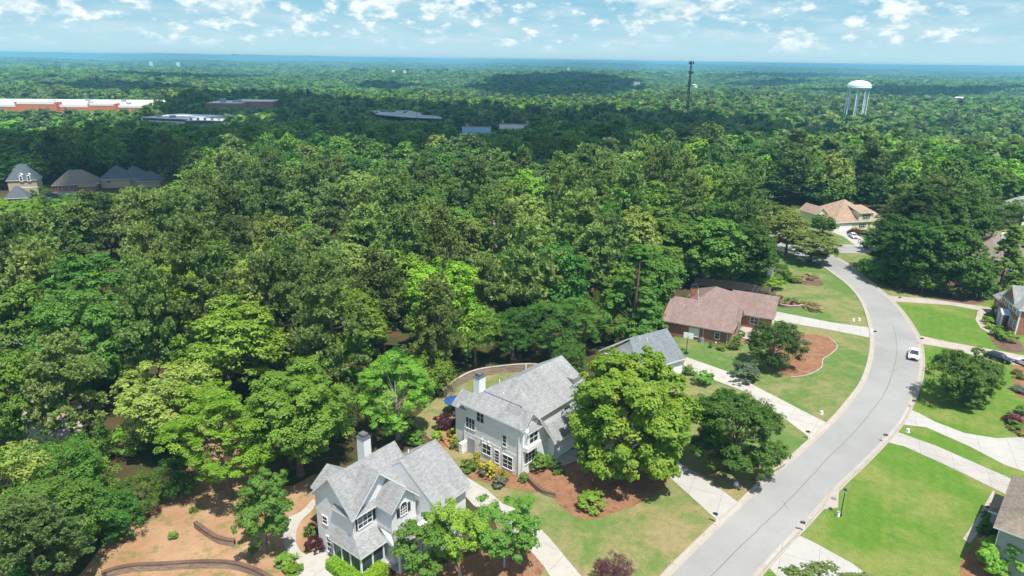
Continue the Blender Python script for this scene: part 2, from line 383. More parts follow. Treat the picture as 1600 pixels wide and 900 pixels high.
# ------------------------------------------------------------------ terrain
def smooth(a, b, x):
    t = np.clip((x-a)/(b-a), 0, 1); return t*t*(3-2*t)
def terrain(x, y):
    r = np.hypot(x, y)
    z = -20*smooth(290, 620, r)
    w = smooth(500, 1500, r)
    z = z+w*(7*np.sin(x/420+1.3)*np.cos(y/510+.4)+5*np.sin(x/210+y/330+2.)+2.5*np.sin(x/95-y/140))
    z = z+smooth(2500, 9000, r)*(22*np.sin(x/1900+.6)*np.cos(y/1500)+10*np.sin(x/800+y/700))
    z = z-15*smooth(1500, 4000, r)+smooth(8000, 17000, r)*(35-x*.004)
    return z
def build_terrain():
    rr = np.concatenate([np.linspace(0, 280, 8)[1:], np.linspace(300, 1500, 100), np.geomspace(1510, 19000, 210)])
    th = np.linspace(R(28), R(152), 380); th = np.concatenate([th, np.linspace(R(156), R(384), 40)])
    T, RR = np.meshgrid(th, rr); X = RR*np.cos(T); Y = RR*np.sin(T); Z = terrain(X, Y)
    far = smooth(1800, 4000, RR)
    Z = Z+far*(rng.random(Z.shape)*9*np.clip(RR/6000, .6, 2.2)+6)
    n, m = X.shape
    V = np.concatenate([[[0, 0, 0]], np.stack([X, Y, Z], -1).reshape(-1, 3)])
    F = []
    idx = lambda i, j: 1+i*m+(j % m)
    I, J = np.meshgrid(np.arange(n-1), np.arange(m), indexing='ij'); J2 = (J+1) % m
    Q = np.stack([1+I*m+J, 1+(I+1)*m+J, 1+(I+1)*m+J2, 1+I*m+J2], -1).reshape(-1, 4)
    me = bpy.data.meshes.new('ground'); tri = [(0, idx(0, j), idx(0, j+1)) for j in range(m)]
    me.from_pydata(V.tolist(), [], tri+Q.tolist())
    mt = NT('ground'); v = mt.coord('Object')
    ln = mt.new('ShaderNodeVectorMath'); ln.operation = 'LENGTH'; mt.l.new(v, ln.inputs[0])
    nr = mt.mix(mt.ramp(mt.noise(v, .12, 6, .65, .6), .35, .65), (.055, .040, .022), (.095, .062, .034))
    nr = mt.mix(mt.ramp(mt.noise(v, .3, 5, .7), .45, .6), nr, (.035, .055, .016))
    a = mt.mix(mt.ramp(mt.noise(v, .02, 4, .8), .35, .65), (.045, .085, .022), (.10, .16, .045))
    a = mt.mix(mt.ramp(mt.noise(v, .0035, 6, .7), .60, .68), a, (.12, .19, .05))
    a = mt.mix(mt.ramp(mt.noise(v, .0022, 5, .7), .68, .72, 0, .8), a, (.24, .26, .11))
    mt.color(mt.mix(mt.ramp(ln.outputs['Value'], 330, 800), nr, a)); mt.rough(1.); mt.b.inputs['Specular IOR Level'].default_value = 0
    me.materials.append(mt.m)
    o = bpy.data.objects.new('ground', me); COL.objects.link(o); tag(o, kind='structure')
build_terrain()

# ------------------------------------------------------------------ ground sheets traced as real surfaces
def cr(pts, n=6, closed=False):
    P = [np.array(p, float) for p in pts]; out = []
    N = len(P)
    for i in range(N if closed else N-1):
        g = (lambda k: P[k % N]) if closed else (lambda k: P[min(max(k, 0), N-1)])
        p0, p1, p2, p3 = g(i-1), g(i), g(i+1), g(i+2)
        for t in np.arange(n)/n:
            out.append(.5*((2*p1)+(-p0+p2)*t+(2*p0-5*p1+4*p2-p3)*t*t+(-p0+3*p1-3*p2+p3)*t**3))
    if not closed: out.append(P[-1])
    return out
def gp(px, z): return [G(*p)[:2] for p in px]
def sheet(name, px, z, mat, smoothn=0, kind='structure', world_pts=False):
    P = [np.array(p[:2], float) for p in px] if world_pts else gp(px, z)
    if smoothn: P = cr(P, smoothn, True)
    m = MB(); pts = [(p[0], p[1], z) for p in P]
    ar = sum(P[i][0]*P[(i+1) % len(P)][1]-P[(i+1) % len(P)][0]*P[i][1] for i in range(len(P)))
    if ar < 0: pts = pts[::-1]
    m.face(pts); o = m.build(name, mat); tag(o, kind=kind)
    return o
def ribbon(name, line, prof, mat, parent=None):
    """line: list of 2d points; prof: [(offset,z)...] offsets to the left of travel"""
    L = np.array(line); T = np.gradient(L, axis=0); T /= np.linalg.norm(T, axis=1)[:, None]; N = np.stack([-T[:, 1], T[:, 0]], 1)
    m = MB(); rows = [np.c_[L+N*o, np.full(len(L), z)] for o, z in prof]
    for a, b in zip(rows, rows[1:]):
        for i in range(len(L)-1):
            q = [b[i], b[i+1], a[i+1], a[i]]
            m.face(q)
    o = m.build(name, mat, parent, weld=True); return o

RL = [(1010, 945), (1048, 900), (1116, 832), (1156, 796), (1192, 760), (1244, 716), (1300, 664), (1327, 633), (1352, 598), (1364, 560), (1366, 530), (1361, 500), (1349, 470), (1330, 447), (1308, 430), (1285, 414), (1262, 404), (1240, 398), (1217, 391), (1190, 378), (1150, 356), (1110, 334), (1060, 315)]
RRt = [(1140, 940), (1175, 900), (1213, 857), (1257, 813), (1307, 758), (1340, 727), (1377, 690), (1403, 660), (1422, 624), (1434, 590), (1437, 562), (1433, 532), (1422, 510), (1407, 488), (1389, 468), (1368, 450), (1345, 430), (1326, 415), (1305, 403)]
RR2 = [(1250, 378), (1222, 366), (1193, 353), (1170, 341), (1145, 330), (1110, 316), (1075, 303)]
wl = cr(gp(RL, 0), 6); wr = cr(gp(RRt, 0), 6); wr2 = cr(gp(RR2, 0), 5)
crossA = gp([(1305, 403), (1300, 394), (1343, 395), (1400, 397), (1500, 402)], 0)
crossB = gp([(1250, 378), (1275, 380), (1305, 383), (1343, 385), (1400, 387), (1500, 390)], 0)
road = wl+wr2[::-1]+crossB[1:]+crossA[::-1][:-1]+wr[::-1]
sheet('road', road, .03, MT['asphalt'], world_pts=True)
K = [(-.02, .034), (.45, .045), (.62, .13), (.78, .13), (.80, 0.)]
KN = [(-a, b) for a, b in K][::-1]
k1 = ribbon('kerb', wl, K, MT['gutter']); tag(k1, kind='structure')
k2 = ribbon('kerb', wr, KN, MT['gutter']); tag(k2, kind='structure')
k3 = ribbon('kerb', wr2, KN, MT['gutter']); tag(k3, kind='structure')
for line, pr in ((crossA[1:], KN), (crossB[1:], K)):
    tag(ribbon('kerb', line, pr, MT['gutter']), kind='structure')
seam = cr(gp([(1090, 922), (1180, 832), (1227, 787), (1295, 715), (1340, 670), (1360, 645), (1380, 618), (1392, 590), (1400, 560), (1401, 535), (1396, 510)], 0), 6)
seam = [p+rng.normal(0, .035, 2) for p in seam]
tag(ribbon('road_crack', seam, [(.032, .036), (-.032, .036)], MT['tar']), kind='structure')
for a, b in (((1393, 547), (1410, 550)), ((1388, 582), (1403, 577)), ((1223, 783), (1231, 796)), ((1348, 650), (1362, 655))):
    A_, B_ = gp([a, b], 0); pts = [A_+(B_-A_)*t+rng.normal(0, .06, 2) for t in np.linspace(0, 1, 7)]
    tag(ribbon('road_crack', pts, [(.025, .037), (-.025, .037)], MT['tar']), kind='structure')

# lawns
LWN = .012
sheet('lawn', [(760, 960), (790, 870), (760, 770), (700, 740), (690, 700), (640, 660), (690, 615), (760, 582), (870, 578), (1000, 640), (1100, 640), (1200, 660), (1280, 690), (1240, 725), (1150, 810), (1040, 915), (1000, 960)], LWN, MT['lawn_dry'], 0)
sheet('lawn', [(1000, 640), (1060, 545), (1050, 530), (1100, 470), (1195, 470), (1206, 410), (1217, 391), (1262, 404), (1308, 430), (1349, 470), (1366, 530), (1352, 598), (1300, 664), (1240, 718), (1150, 700), (1100, 650)], LWN+.006, MT['lawn_mid'], 0)
sheet('lawn', [(1305, 403), (1345, 430), (1389, 468), (1437, 562), (1403, 660), (1307, 758), (1200, 875), (1100, 1000), (1500, 1000), (1760, 1000), (1760, 470), (1600, 440), (1540, 430), (1490, 380), (1420, 397), (1343, 396)], LWN, MT['lawn_lush'], 0)
sheet('lawn', [(1145, 330), (1180, 326), (1260, 326), (1290, 340), (1400, 340), (1500, 350), (1600, 350), (1600, 365), (1500, 389), (1343, 384), (1275, 379), (1222, 366)], LWN, MT['lawn_mid'], 0)
sheet('lawn', [(1500, 372), (1520, 352), (1580, 352), (1680, 372), (1680, 400), (1560, 400)], LWN+.01, MT['lawn_dry'], 0)
sheet('verge', [(1360, 462), (1330, 425), (1305, 410), (1345, 420), (1390, 450), (1440, 462), (1500, 468), (1510, 478), (1440, 470), (1389, 466)], LWN+.008, MT['lawn_dry'], 4)
sheet('lawn', [(1292, 391), (1345, 394.5), (1440, 396.5), (1400, 412), (1345, 428), (1303, 404)], LWN+.004, MT['lawn_mid'], 0)
# cleared slope at the left
sheet('clay_slope', [(100, 980), (140, 880), (190, 820), (268, 770), (296, 720), (300, 665), (335, 660), (380, 700), (440, 760), (500, 740), (520, 790), (520, 980)], LWN, MT['clay'], 4)
sheet('yard_soil', [(40, 600), (110, 600), (130, 660), (100, 720), (40, 700)], LWN, MT['drive_pink'], 3)
# mulch beds
sheet('mulch_bed', [(835, 730), (870, 706), (905, 690), (1010, 700), (1045, 745), (1010, 780), (965, 800), (915, 812), (880, 795), (845, 760), (815, 748)], .03, MT['mulch'], 4)
sheet('mulch_bed', [(690, 668), (720, 655), (735, 705), (700, 700), (680, 690)], .032, MT['mulch'], 4)
sheet('mulch_bed', [(725, 745), (740, 715), (800, 740), (830, 755), (840, 770), (790, 762), (750, 752)], .034, MT['mulch'], 0)
sheet('mulch_bed', [(1216, 580), (1200, 555), (1215, 530), (1262, 522), (1295, 528), (1308, 541), (1300, 552), (1286, 562), (1283, 575), (1262, 586), (1235, 590)], .03, MT['mulch'], 4)
sheet('mulch_bed', [(1190, 462), (1205, 450), (1220, 436), (1245, 430), (1270, 434), (1285, 441), (1282, 447), (1245, 444), (1225, 443), (1212, 452), (1200, 462)], .03, MT['mulch_dark'], 4)
sheet('mulch_bed', [(1195, 462), (1210, 461), (1240, 472), (1250, 478), (1212, 476), (1198, 470)], .034, MT['mulch'], 0)
sheet('mulch_bed', [(1135, 544), (1150, 520), (1165, 512), (1200, 515), (1190, 530), (1160, 536), (1152, 547)], .03, MT['mulch'], 0)
sheet('mulch_bed', [(1525, 490), (1545, 485), (1565, 500), (1600, 545), (1580, 550), (1555, 540), (1538, 512), (1527, 505)], .03, MT['mulch_dark'], 4)
sheet('mulch_bed', [(1582, 574), (1600, 570), (1640, 600), (1640, 625), (1590, 620), (1585, 600)], .03, MT['mulch'], 3)
sheet('mulch_bed', [(1572, 655), (1590, 640), (1640, 640), (1640, 682), (1595, 680), (1575, 672)], .03, MT['mulch_dark'], 3)
sheet('mulch_bed', [(1527, 840), (1560, 780), (1600, 780), (1560, 920), (1500, 930), (1500, 880)], .03, MT['mulch'], 0)
sheet('mulch_bed', [(1350, 422), (1372, 432), (1400, 452), (1500, 474), (1540, 470), (1530, 440), (1470, 410), (1400, 400)], .028, MT['mulch_dark'], 4)
sheet('mulch_bed', [(600, 905), (700, 880), (800, 850), (850, 880), (800, 940), (600, 960)], .03, MT['mulch'], 3)
sheet('mulch_bed', [(480, 820), (500, 800), (505, 860), (490, 870)], .03, MT['mulch'], 0)
# driveways and paths
def drive(px, mat='drive', z=.045, sm=0, name='driveway'): return sheet(name, px, z, MT[mat], sm)
drive([(704, 750), (720, 740), (762, 766), (786, 788), (808, 796), (831, 812), (862, 845), (920, 915), (880, 935), (850, 885), (815, 845), (790, 815), (740, 790)])
drive([(940, 700), (990, 680), (1052, 718), (1100, 746), (1160, 790), (1126, 819), (1085, 781), (1044, 744), (990, 712)], 'drive_pale')
drive([(1068, 570), (1072, 558), (1140, 582), (1204, 616), (1297, 664), (1268, 686), (1228, 656), (1200, 637), (1164, 612), (1110, 592), (1084, 584)])
drive([(1195, 487), (1208, 486), (1300, 504), (1365, 513), (1364, 529), (1300, 516), (1205, 500), (1190, 497)], 'drive_pale')
drive([(1385, 462), (1442, 466), (1500, 474), (1535, 479), (1560, 482), (1560, 490), (1535, 486), (1485, 477), (1407, 472), (1395, 473)], 'drive_pink')
drive([(1535, 479), (1545, 484), (1537, 492), (1533, 500), (1540, 510), (1549, 516), (1546, 521), (1532, 513), (1524, 500), (1527, 488)], 'drive_pink', .05, name='path')
drive([(1430, 523), (1485, 535), (1542, 545), (1600, 556), (1680, 575), (1680, 600), (1600, 573), (1549, 563), (1485, 545), (1437, 537)], 'drive_pink')
drive([(1418, 638), (1440, 648), (1460, 659), (1507, 677), (1557, 685), (1610, 683), (1700, 690), (1700, 760), (1600, 737), (1570, 727), (1513, 697), (1447, 668), (1403, 663)], 'drive_pale')
drive([(1393, 672), (1463, 697), (1572, 745), (1640, 780), (1640, 810), (1562, 768), (1480, 728), (1413, 698), (1381, 690)], 'drive_grey')
drive([(1238, 832), (1270, 847), (1330, 880), (1400, 930), (1330, 990), (1240, 930), (1195, 880)], 'drive_pale')
drive([(1552, 766), (1560, 782), (1542, 812), (1527, 835), (1515, 850), (1504, 842), (1520, 820), (1538, 790)], 'drive_pink', .05, name='path')
drive([(1298, 362), (1328, 358), (1345, 370), (1362, 386), (1340, 386), (1318, 370)], 'drive_pale')
drive([(440, 815), (470, 800), (490, 780), (490, 795), (470, 815), (462, 840), (470, 862), (500, 880), (480, 890), (450, 865), (442, 840)], 'drive', .05, 3, name='path')
drive([(460, 905), (475, 868), (505, 858), (575, 905), (560, 960), (460, 960)], 'drive', .056, name='patio')
drive([(852, 716), (880, 705), (905, 700), (925, 712), (880, 728), (860, 722)], 'drive_pale', .05, name='path')
drive([(1150, 520), (1165, 506), (1200, 508), (1200, 520), (1175, 528)], 'drive_pink', .05, name='patio')
sheet('side_road', [(-60, 528), (0, 530), (40, 527), (48, 536), (30, 548), (0, 552), (-60, 560)], .03, MT['asphalt'])
sheet('side_verge', [(-60, 518), (0, 520), (40, 518), (70, 540), (30, 570), (-60, 580)], .02, MT['lawn_mid'])
sheet('side_road', [(1060, 316), (1120, 334), (1115, 340), (1000, 300), (1000, 292)], .034, MT['asphalt'])
sheet('side_road', [(15, 318), (90, 298), (160, 300), (160, 306), (90, 305), (20, 328)], .02, MT['asphalt'])
# edging of the island bed
edge = cr(gp([(1235, 590), (1262, 586), (1283, 575), (1286, 562), (1300, 552), (1308, 541), (1295, 528)], 0), 6)
tag(ribbon('stone_edging', edge, [(-.08, 0), (-.08, .12), (.08, .12), (.08, 0)], MT['drive_pink']), 'pale stone edging curving round the pine straw island bed', 'edging')

# ------------------------------------------------------------------ building helpers
def window(parent, p, n, w, h, cols=2, rows=2, shutters=False, glass='glass', name='window', trim='trim', arch=False):
    """p centre on the wall face (local), n = outward 2d normal"""
    n = np.array([n[0], n[1], 0.]); u = np.array([-n[1], n[0], 0.]); z = np.array([0, 0, 1.]); p = np.array(p, float)
    def bx(m, u0, u1, z0, z1, d0, d1):
        q = [p+u*a+z*b+n*d0 for a, b in ((u0, z0), (u1, z0), (u1, z1), (u0, z1))]; m.prism(q, n*(d1-d0))
    m = MB(); t = .09
    bx(m, -w/2-t, -w/2, -h/2-t, h/2+t, 0, .07); bx(m, w/2, w/2+t, -h/2-t, h/2+t, 0, .07)
    if not arch: bx(m, -w/2, w/2, h/2, h/2+t, 0, .07)
    bx(m, -w/2, w/2, -h/2-t, -h/2, 0, .10)
    for i in range(1, cols): x = -w/2+w*i/cols; bx(m, x-.03, x+.03, -h/2, h/2, .01, .06)
    for i in range(1, rows): y = -h/2+h*i/rows; bx(m, -w/2, w/2, y-.02, y+.02, .01, .055)
    if arch:
        k = 10; rr_ = w/2
        for i in range(k):
            a0, a1 = math.pi*i/k, math.pi*(i+1)/k
            q = [p+n*.0+u*math.cos(a)*r+z*(h/2+math.sin(a)*r) for a, r in ((a0, rr_), (a0, rr_+t), (a1, rr_+t), (a1, rr_))]
            m.prism(q, n*.07)
    f = m.build(name, MT[trim], parent)
    g = MB(); bx(g, -w/2, w/2, -h/2, h/2, .004, .03)
    if arch: g.prism([p+n*.004+u*math.cos(a)*w/2*.98+z*(h/2+math.sin(a)*w/2*.98) for a in [math.pi*i/12 for i in range(13)]], n*.024)
    g.build('pane', MT[glass], f)
    if shutters:
        for sx in (-1, 1):
            s_ = MB(); a = sx*(w/2+t+.02); b = a+sx*.38; bx(s_, min(a, b), max(a, b), -h/2-.03, h/2+.03, 0, .05); s_.build('shutter', MT['black'], parent)
    return f
def panel(parent, name, p, n, w, h, mat, th=.06, grooves=0, d0=0.):
    n = np.array([n[0], n[1], 0.]); u = np.array([-n[1], n[0], 0.]); z = np.array([0, 0, 1.]); p = np.array(p, float)
    m = MB(); k = max(1, grooves)
    for i in range(k):
        z0 = -h/2+h*i/k; z1 = -h/2+h*(i+1)/k-(.03 if grooves else 0)
        q = [p+u*a+z*b+n*d0 for a, b in ((-w/2, z0), (w/2, z0), (w/2, z1), (-w/2, z1))]; m.prism(q, n*th)
    return m.build(name, mat, parent)
def gable(m, x0, x1, y0, y1, ze, k, axis, ov=.4, th=.18, ridge_off=0., end0=None, end1=None):
    """two roof slabs; axis = ridge direction ('x'/'y'); ze wall-top height, k slope"""
    if axis == 'x': a0, a1, b0, b1 = x0, x1, y0, y1; P = lambda a, b, z: (a, b, z)
    else: a0, a1, b0, b1 = y0, y1, x0, x1; P = lambda a, b, z: (b, a, z)
    c = (b0+b1)/2+ridge_off; zr = ze+k*(b1-b0)/2
    e0 = a0-(ov if end0 is None else end0); e1 = a1+(ov if end1 is None else end1)
    kl = (zr-ze)/(c-b0); kr = (zr-ze)/(b1-c)
    m.slab([P(e0, b0-ov, ze-ov*kl+th), P(e1, b0-ov, ze-ov*kl+th), P(e1, c, zr+th), P(e0, c, zr+th)], th)
    m.slab([P(e0, b1+ov, ze-ov*kr+th), P(e1, b1+ov, ze-ov*kr+th), P(e1, c, zr+th), P(e0, c, zr+th)], th)
    return zr
def gwall(m, x0, x1, y0, y1, z0, ze, k, axis, mi=0, ridge_off=0.):
    """walls of a gabled block, closed prism"""
    if axis == 'x': c = (y0+y1)/2+ridge_off; zr = ze+k*(y1-y0)/2; m.prism([(x0, y0, z0), (x0, y1, z0), (x0, y1, ze), (x0, c, zr), (x0, y0, ze)], (x1-x0, 0, 0), mi)
    else: c = (x0+x1)/2+ridge_off; zr = ze+k*(x1-x0)/2; m.prism([(x0, y0, z0), (x1, y0, z0), (x1, y0, ze), (c, y0, zr), (x0, y0, ze)], (0, y1-y0, 0), mi)
def hip(m, x0, x1, y0, y1, ze, k, ov=.45, th=.2, ends=(1, 1)):
    """hip roof solid; ends: 1 hip, 0 gable on low / high end of the long axis"""
    x0 -= ov; x1 += ov; y0 -= ov; y1 += ov; ze = ze-ov*k+.05
    long_x = (x1-x0) >= (y1-y0)
    if long_x: h = (y1-y0)/2; c = (y0+y1)/2; r0 = (x0+h*ends[0], c, ze+h*k); r1 = (x1-h*ends[1], c, ze+h*k)
    else: h = (x1-x0)/2; c = (x0+x1)/2; r0 = (c, y0+h*ends[0], ze+h*k); r1 = (c, y1-h*ends[1], ze+h*k)
    a, b, c_, d = (x0, y0, ze), (x1, y0, ze), (x1, y1, ze), (x0, y1, ze)
    if long_x: fs = [([a, b, r1, r0], 0), ([c_, d, r0, r1], 0), ([b, c_, r1], 0 if ends[1] else 2), ([d, a, r0], 0 if ends[0] else 2)]
    else: fs = [([a, b, r0], 0 if ends[0] else 2), ([b, c_, r1, r0], 0), ([c_, d, r1], 0 if ends[1] else 2), ([d, a, r0, r1], 0)]
    for f, mi in fs: m.face(f, mi)
    lo = [(p[0], p[1], p[2]-th) for p in (a, b, c_, d)]; up = [a, b, c_, d]
    m.face(lo[::-1], 1)
    for i in range(4):
        j = (i+1) % 4; m.face([lo[i], lo[j], up[j], up[i]], 1)
    return r0, r1
def chimney(parent, x, y, z0, z1, w, d, mat, cap='dark_grey'):
    c = B('chimney', mat, parent, (x-w/2, x+w/2, y-d/2, y+d/2, z0, z1))
    B('chimney_cap', MT[cap], c, (x-w/2-.06, x+w/2+.06, y-d/2-.06, y+d/2+.06, z1, z1+.12), (x-w/2+.15, x+w/2-.15, y-d/2+.12, y+d/2-.12, z1+.12, z1+.5))
    return c
def vent(parent, x, y, z):
    return MB().tube((x, y, z-.3), (x, y, z+.45), .06).build('vent_pipe', MT['white_paint'], parent)
# ------------------------------------------------------------------ houses
class Fr:
    def __init__(s, o, rz, z=0): s.o = np.array([o[0], o[1], z], float); s.rz = rz; s.X = np.array([math.cos(rz), math.sin(rz), 0]); s.Y = np.array([-math.sin(rz), math.cos(rz), 0])
    def w(s, x, y, z=0): return s.o+s.X*x+s.Y*y+np.array([0, 0, z])
    def ztop(s, x, y, py):
        lo, hi = -5, 60
        for _ in range(30):
            m = (lo+hi)/2
            if PX(s.w(x, y, m))[1] > py: lo = m
            else: hi = m
        return m
    def onplane(s, px, ax, c):
        """ray through px hits local plane x=c or y=c -> local coords"""
        A = np.array([0, 0, CAM_H]); d = G(px[0], px[1], 0)-A; n = s.X if ax == 'x' else s.Y
        t = ((s.o-A)@n+c)/(d@n); p = A+d*t-s.o
        return np.array([p@s.X, p@s.Y, p[2]])
def house(frm, label, cat='house', name='house', group=None):
    return empty(name, tuple(frm.o), frm.rz, label, cat, group)
def win_at(par, frm, px, ax, c, n, w, h, **k):
    p = frm.onplane(px, ax, c)
    p[2] = min(p[2], 5.75)
    if ax == 'x': p[0] = c
    else: p[1] = c
    return window(par, p, n, w, h, **k)
z6 = lambda x, y: (700+x/4.5, 560+y/4.5)
z7 = lambda x, y: (480+x/3.75, 660+y/3.75)
z8 = lambda x, y: (1030+x/5, 420+y/5)
zc = lambda x, y: (1520+x/6.925, 430+y/6.925)
zq = lambda x, y: (1080+x/5, 280+y/5)

# --- front-left grey house
F1 = Fr((-18.66, 57.66), R(-37.5)); h = house(F1, 'pale grey two-storey house with a screened porch, nearest house in the view')
m = MB(); gwall(m, -1., 4.7, 0, 8, 0, 6.7, 1.0, 'y'); gwall(m, 0, 9.2, 6.5, 11.2, 0, 5.9, .72, 'y')
gwall(m, 3.0, 4.72, .02, 6.2, 0, 6.62, 1.0, 'x'); gwall(m, 3.5, 7.0, 2.9, 6.0, 0, 6.7, 1.0, 'x'); m.box(-3.2, 0, 1.6, 5.4, 0, 5.6)
m.box(6.5, 9.15, 5.6, 6.6, 0, 3.6)
m.build('wall', MT['wall_pale'], h)
for q_ in ((4.66, 4.76, -.04, .08, 0, 6.5), (6.92, 7.04, 2.86, 2.98, 3.5, 6.6), (6.92, 7.04, 5.92, 6.04, 3.5, 6.6)): B('corner_board', MT['trim'], h, q_)
m = MB(); gable(m, -1., 4.7, 0, 8., 6.7, 1.0, 'y', .45, .2, end0=.45, end1=.3); gable(m, 0, 9.2, 6.45, 11.2, 5.9, .72, 'y', .45, .2, end0=.0, end1=.45)
gable(m, 2.0, 4.7, 0.05, 6.2, 6.62, 1.0, 'x', .4, .18, end0=0, end1=.55); gable(m, 3.2, 7.0, 2.9, 6.0, 6.7, 1.0, 'x', .35, .16, end0=0, end1=.45)
m.slab([(9.72, 8.4, 5.87), (9.72, 11.68, 5.87), (6.0, 11.68, 8.55), (6.0, 8.4, 8.55)], .16)
gable(m, -3.2, 0.5, 1.6, 5.4, 5.6, .75, 'x', .35, .16, end1=0)
m.build('roof', [MT['roof_grey'], MT['trim']], h)
m = MB()
m.slab([(1.6, -.75, 2.95), (6.5, -.75, 2.95), (4.7, .0, 4.0), (2.1, .0, 4.0)], .16)
m.slab([(6.5, -.75, 2.95), (6.5, 2.6, 2.95), (4.68, 2.6, 4.0), (4.68, 0., 4.0)], .16)
m.slab([(6.5, 2.55, 2.95), (8.6, 2.2, 2.85), (7.0, 2.95, 4.0), (4.68, 2.95, 4.1)], .16)
m.slab([(8.6, 2.2, 2.85), (8.6, 7.6, 2.85), (7.0, 7.6, 4.0), (7.0, 2.9, 4.0)], .16)
m.build('porch_roof', [MT['roof_grey'], MT['trim']], h)
pr = MB()
for x, y in ((2.1, -.5), (3.4, -.5), (4.7, -.5), (6.2, -.5), (6.2, .9), (6.2, 2.3), (8.3, 2.5), (8.3, 5), (8.3, 7.3)): pr.box(x-.08, x+.08, y-.08, y+.08, 0, 2.85)
pr.box(2.1, 6.2, -.54, -.46, 2.55, 2.78); pr.box(6.16, 6.24, -.5, 2.3, 2.55, 2.78); pr.box(8.26, 8.34, 2.5, 7.3, 2.5, 2.75)
pr.build('porch_post', MT['trim'], h)
B('porch_rail', MT['wall_pale'], h, (2.1, 6.2, -.52, -.48, .1, .95), (6.18, 6.22, -.5, 2.3, .1, .95))
B('porch_screen', MT['glass'], h, (2.18, 6.1, -.495, -.485, .95, 2.55), (6.19, 6.2, -.4, 2.25, .95, 2.55))
B('porch_floor', MT['drive'], h, (2.1, 6.3, -.6, 2.4, 0, .12), (4.7, 8.4, 2.4, 7.4, 0, .12))
win_at(h, F1, z7(105, 572), 'y', 0, (0, -1), .7, .85, cols=1)
win_at(h, F1, z7(143, 722), 'y', 0, (0, -1), 1.3, 1.75, cols=2, rows=3)
window(h, (4.72, 1.45, 5.35), (1, 0), 1.7, 1.45, cols=3, rows=3, shutters=True)
window(h, (7.0, 4.45, 5.7), (1, 0), .85, .95, cols=3, rows=3, shutters=True, arch=True)
window(h, (7.0, 4.45, 1.7), (1, 0), 1.5, 1.5, cols=2, rows=3)
window(h, (9.2, 8.8, 4.1), (1, 0), 1.4, 1.3, cols=2, rows=3)
panel(h, 'garage_door', (9.2, 8.8, 1.25), (1, 0), 3.6, 2.3, MT['white_paint'], .05, 4)
window(h, (9.17, 6.1, 1.9), (1, 0), .5, 1.5, cols=1, rows=3)
B('entry_door', MT['trim'], h, (7.0, 7.06, 5.0, 5.9, .12, 2.3))
chimney(h, -1.6, 7.0, 4, F1.ztop(-1.6, 7.0, 683), 1.15, .95, MT['wall_pale'])
vent(h, 2.6, 9.5, 7.9)
MB().tube((4.85, .12, 6.2), (4.85, .12, .1), .05).build('downpipe', MT['trim'], h)
MB().tube((6.9, 11.3, 5.6), (9.5, 11.3, 5.6), .06).build('gutter', MT['trim'], h)

# --- white painted brick / grey siding house
F2 = Fr((1.19, 71.38), R(50.26)); h = house(F2, 'two-storey house with white brick base and pale siding, beside the yellow shrubs')
B('basement_wall', MT['brick_white'], h, (-.03, 9, -.03, 9.2, 0, 2.75), (-1.1, 0, 8.6, 9.1, 0, 1.5))
m = MB(); m.box(0, 9, 0, 9.2, 2.7, 7.0); m.box(9, 14.2, 0.4, 9.0, 0, 6.9); m.box(5.5, 11.5, -1.1, 1., 0, 3.0); gwall(m, .15, 2.95, -.35, 2, 0, 6.75, 1., 'y')
gwall(m, .2, 3.4, 9., 10.9, 0, 6.0, .8, 'y')
m.prism([(14.2, .4, 6.9), (14.2, 9.0, 6.9), (14.2, 4.7, 9.3)], (-.2, 0, 0))
m.build('wall', MT['wall_pale'], h)
m = MB()
hz = 9.95
m.slab([(-.45, -.4, 6.85), (-.45, 9.6, 6.85), (5.2, 4.6, hz)], .2)
m.slab([(-.45, -.4, 6.85), (5.2, 4.6, hz), (10.5, 4.6, hz), (10.5, -.4, 6.85)], .2)
m.slab([(-.45, 9.6, 6.85), (5.2, 4.6, hz), (10.5, 4.6, hz), (10.5, 9.6, 6.85)], .2)
m.slab([(4.9, -1.6, 2.95), (12., -1.6, 2.95), (10.5, 4.4, 9.7), (5.9, 4.4, 9.7)], .2)
m.slab([(3.2, -.35, 6.7), (5.0, -1.6, 2.95), (6.0, 4.2, 9.6), (5.2, 4.2, 9.6)], .1)
gable(m, 8, 14.2, .4, 9.0, 6.9, .62, 'x', .45, .2, end0=0)
m.slab([(1.9, 1.15, 8.42), (1.9, 7.5, 8.42), (5.15, 4.62, 10.12)], .16)
gable(m, .15, 2.95, -.35, 3.0, 6.75, 1., 'y', .4, .16, end1=0)
gable(m, .2, 3.4, 8.6, 10.9, 6.0, .8, 'y', .35, .16, end0=0)
m.box(12.2, 14.3, 1.0, 3.1, 7.6, 8.2, 0)
m.build('roof', [MT['roof_grey'], MT['trim']], h)
B('window_box', MT['trim'], h, (.2, 2.9, -1.05, -.35, 3.55, 4.15), (.35, 2.75, -.95, -.35, 4.15, 4.25))
m = MB(); m.box(.4, 2.7, -.85, -.35, 4.2, 6.1); m.build('bay', MT['wall_pale'], h)
m = MB(); m.slab([(.1, -1.1, 6.05), (3.0, -1.1, 6.05), (1.55, -.3, 6.75)], .1); m.build('bay_roof', [MT['roof_grey'], MT['trim']], h)
window(h, (1.55, -.85, 5.1), (0, -1), 1.5, 1.35, cols=2, rows=2)
window(h, (1.55, -.35, 2.1), (0, -1), 1.9, 1.2, cols=3, rows=3, arch=True)
for px, w, hh, c, r_ in ((z6(228, 362), 1.15, 1.35, 2, 2), (z6(158, 457), 1.5, 1.5, 3, 2), (z6(398, 580), .55, 1.5, 1, 3)):
    win_at(h, F2, px, 'x', 0, (-1, 0), w, hh, cols=c, rows=r_)
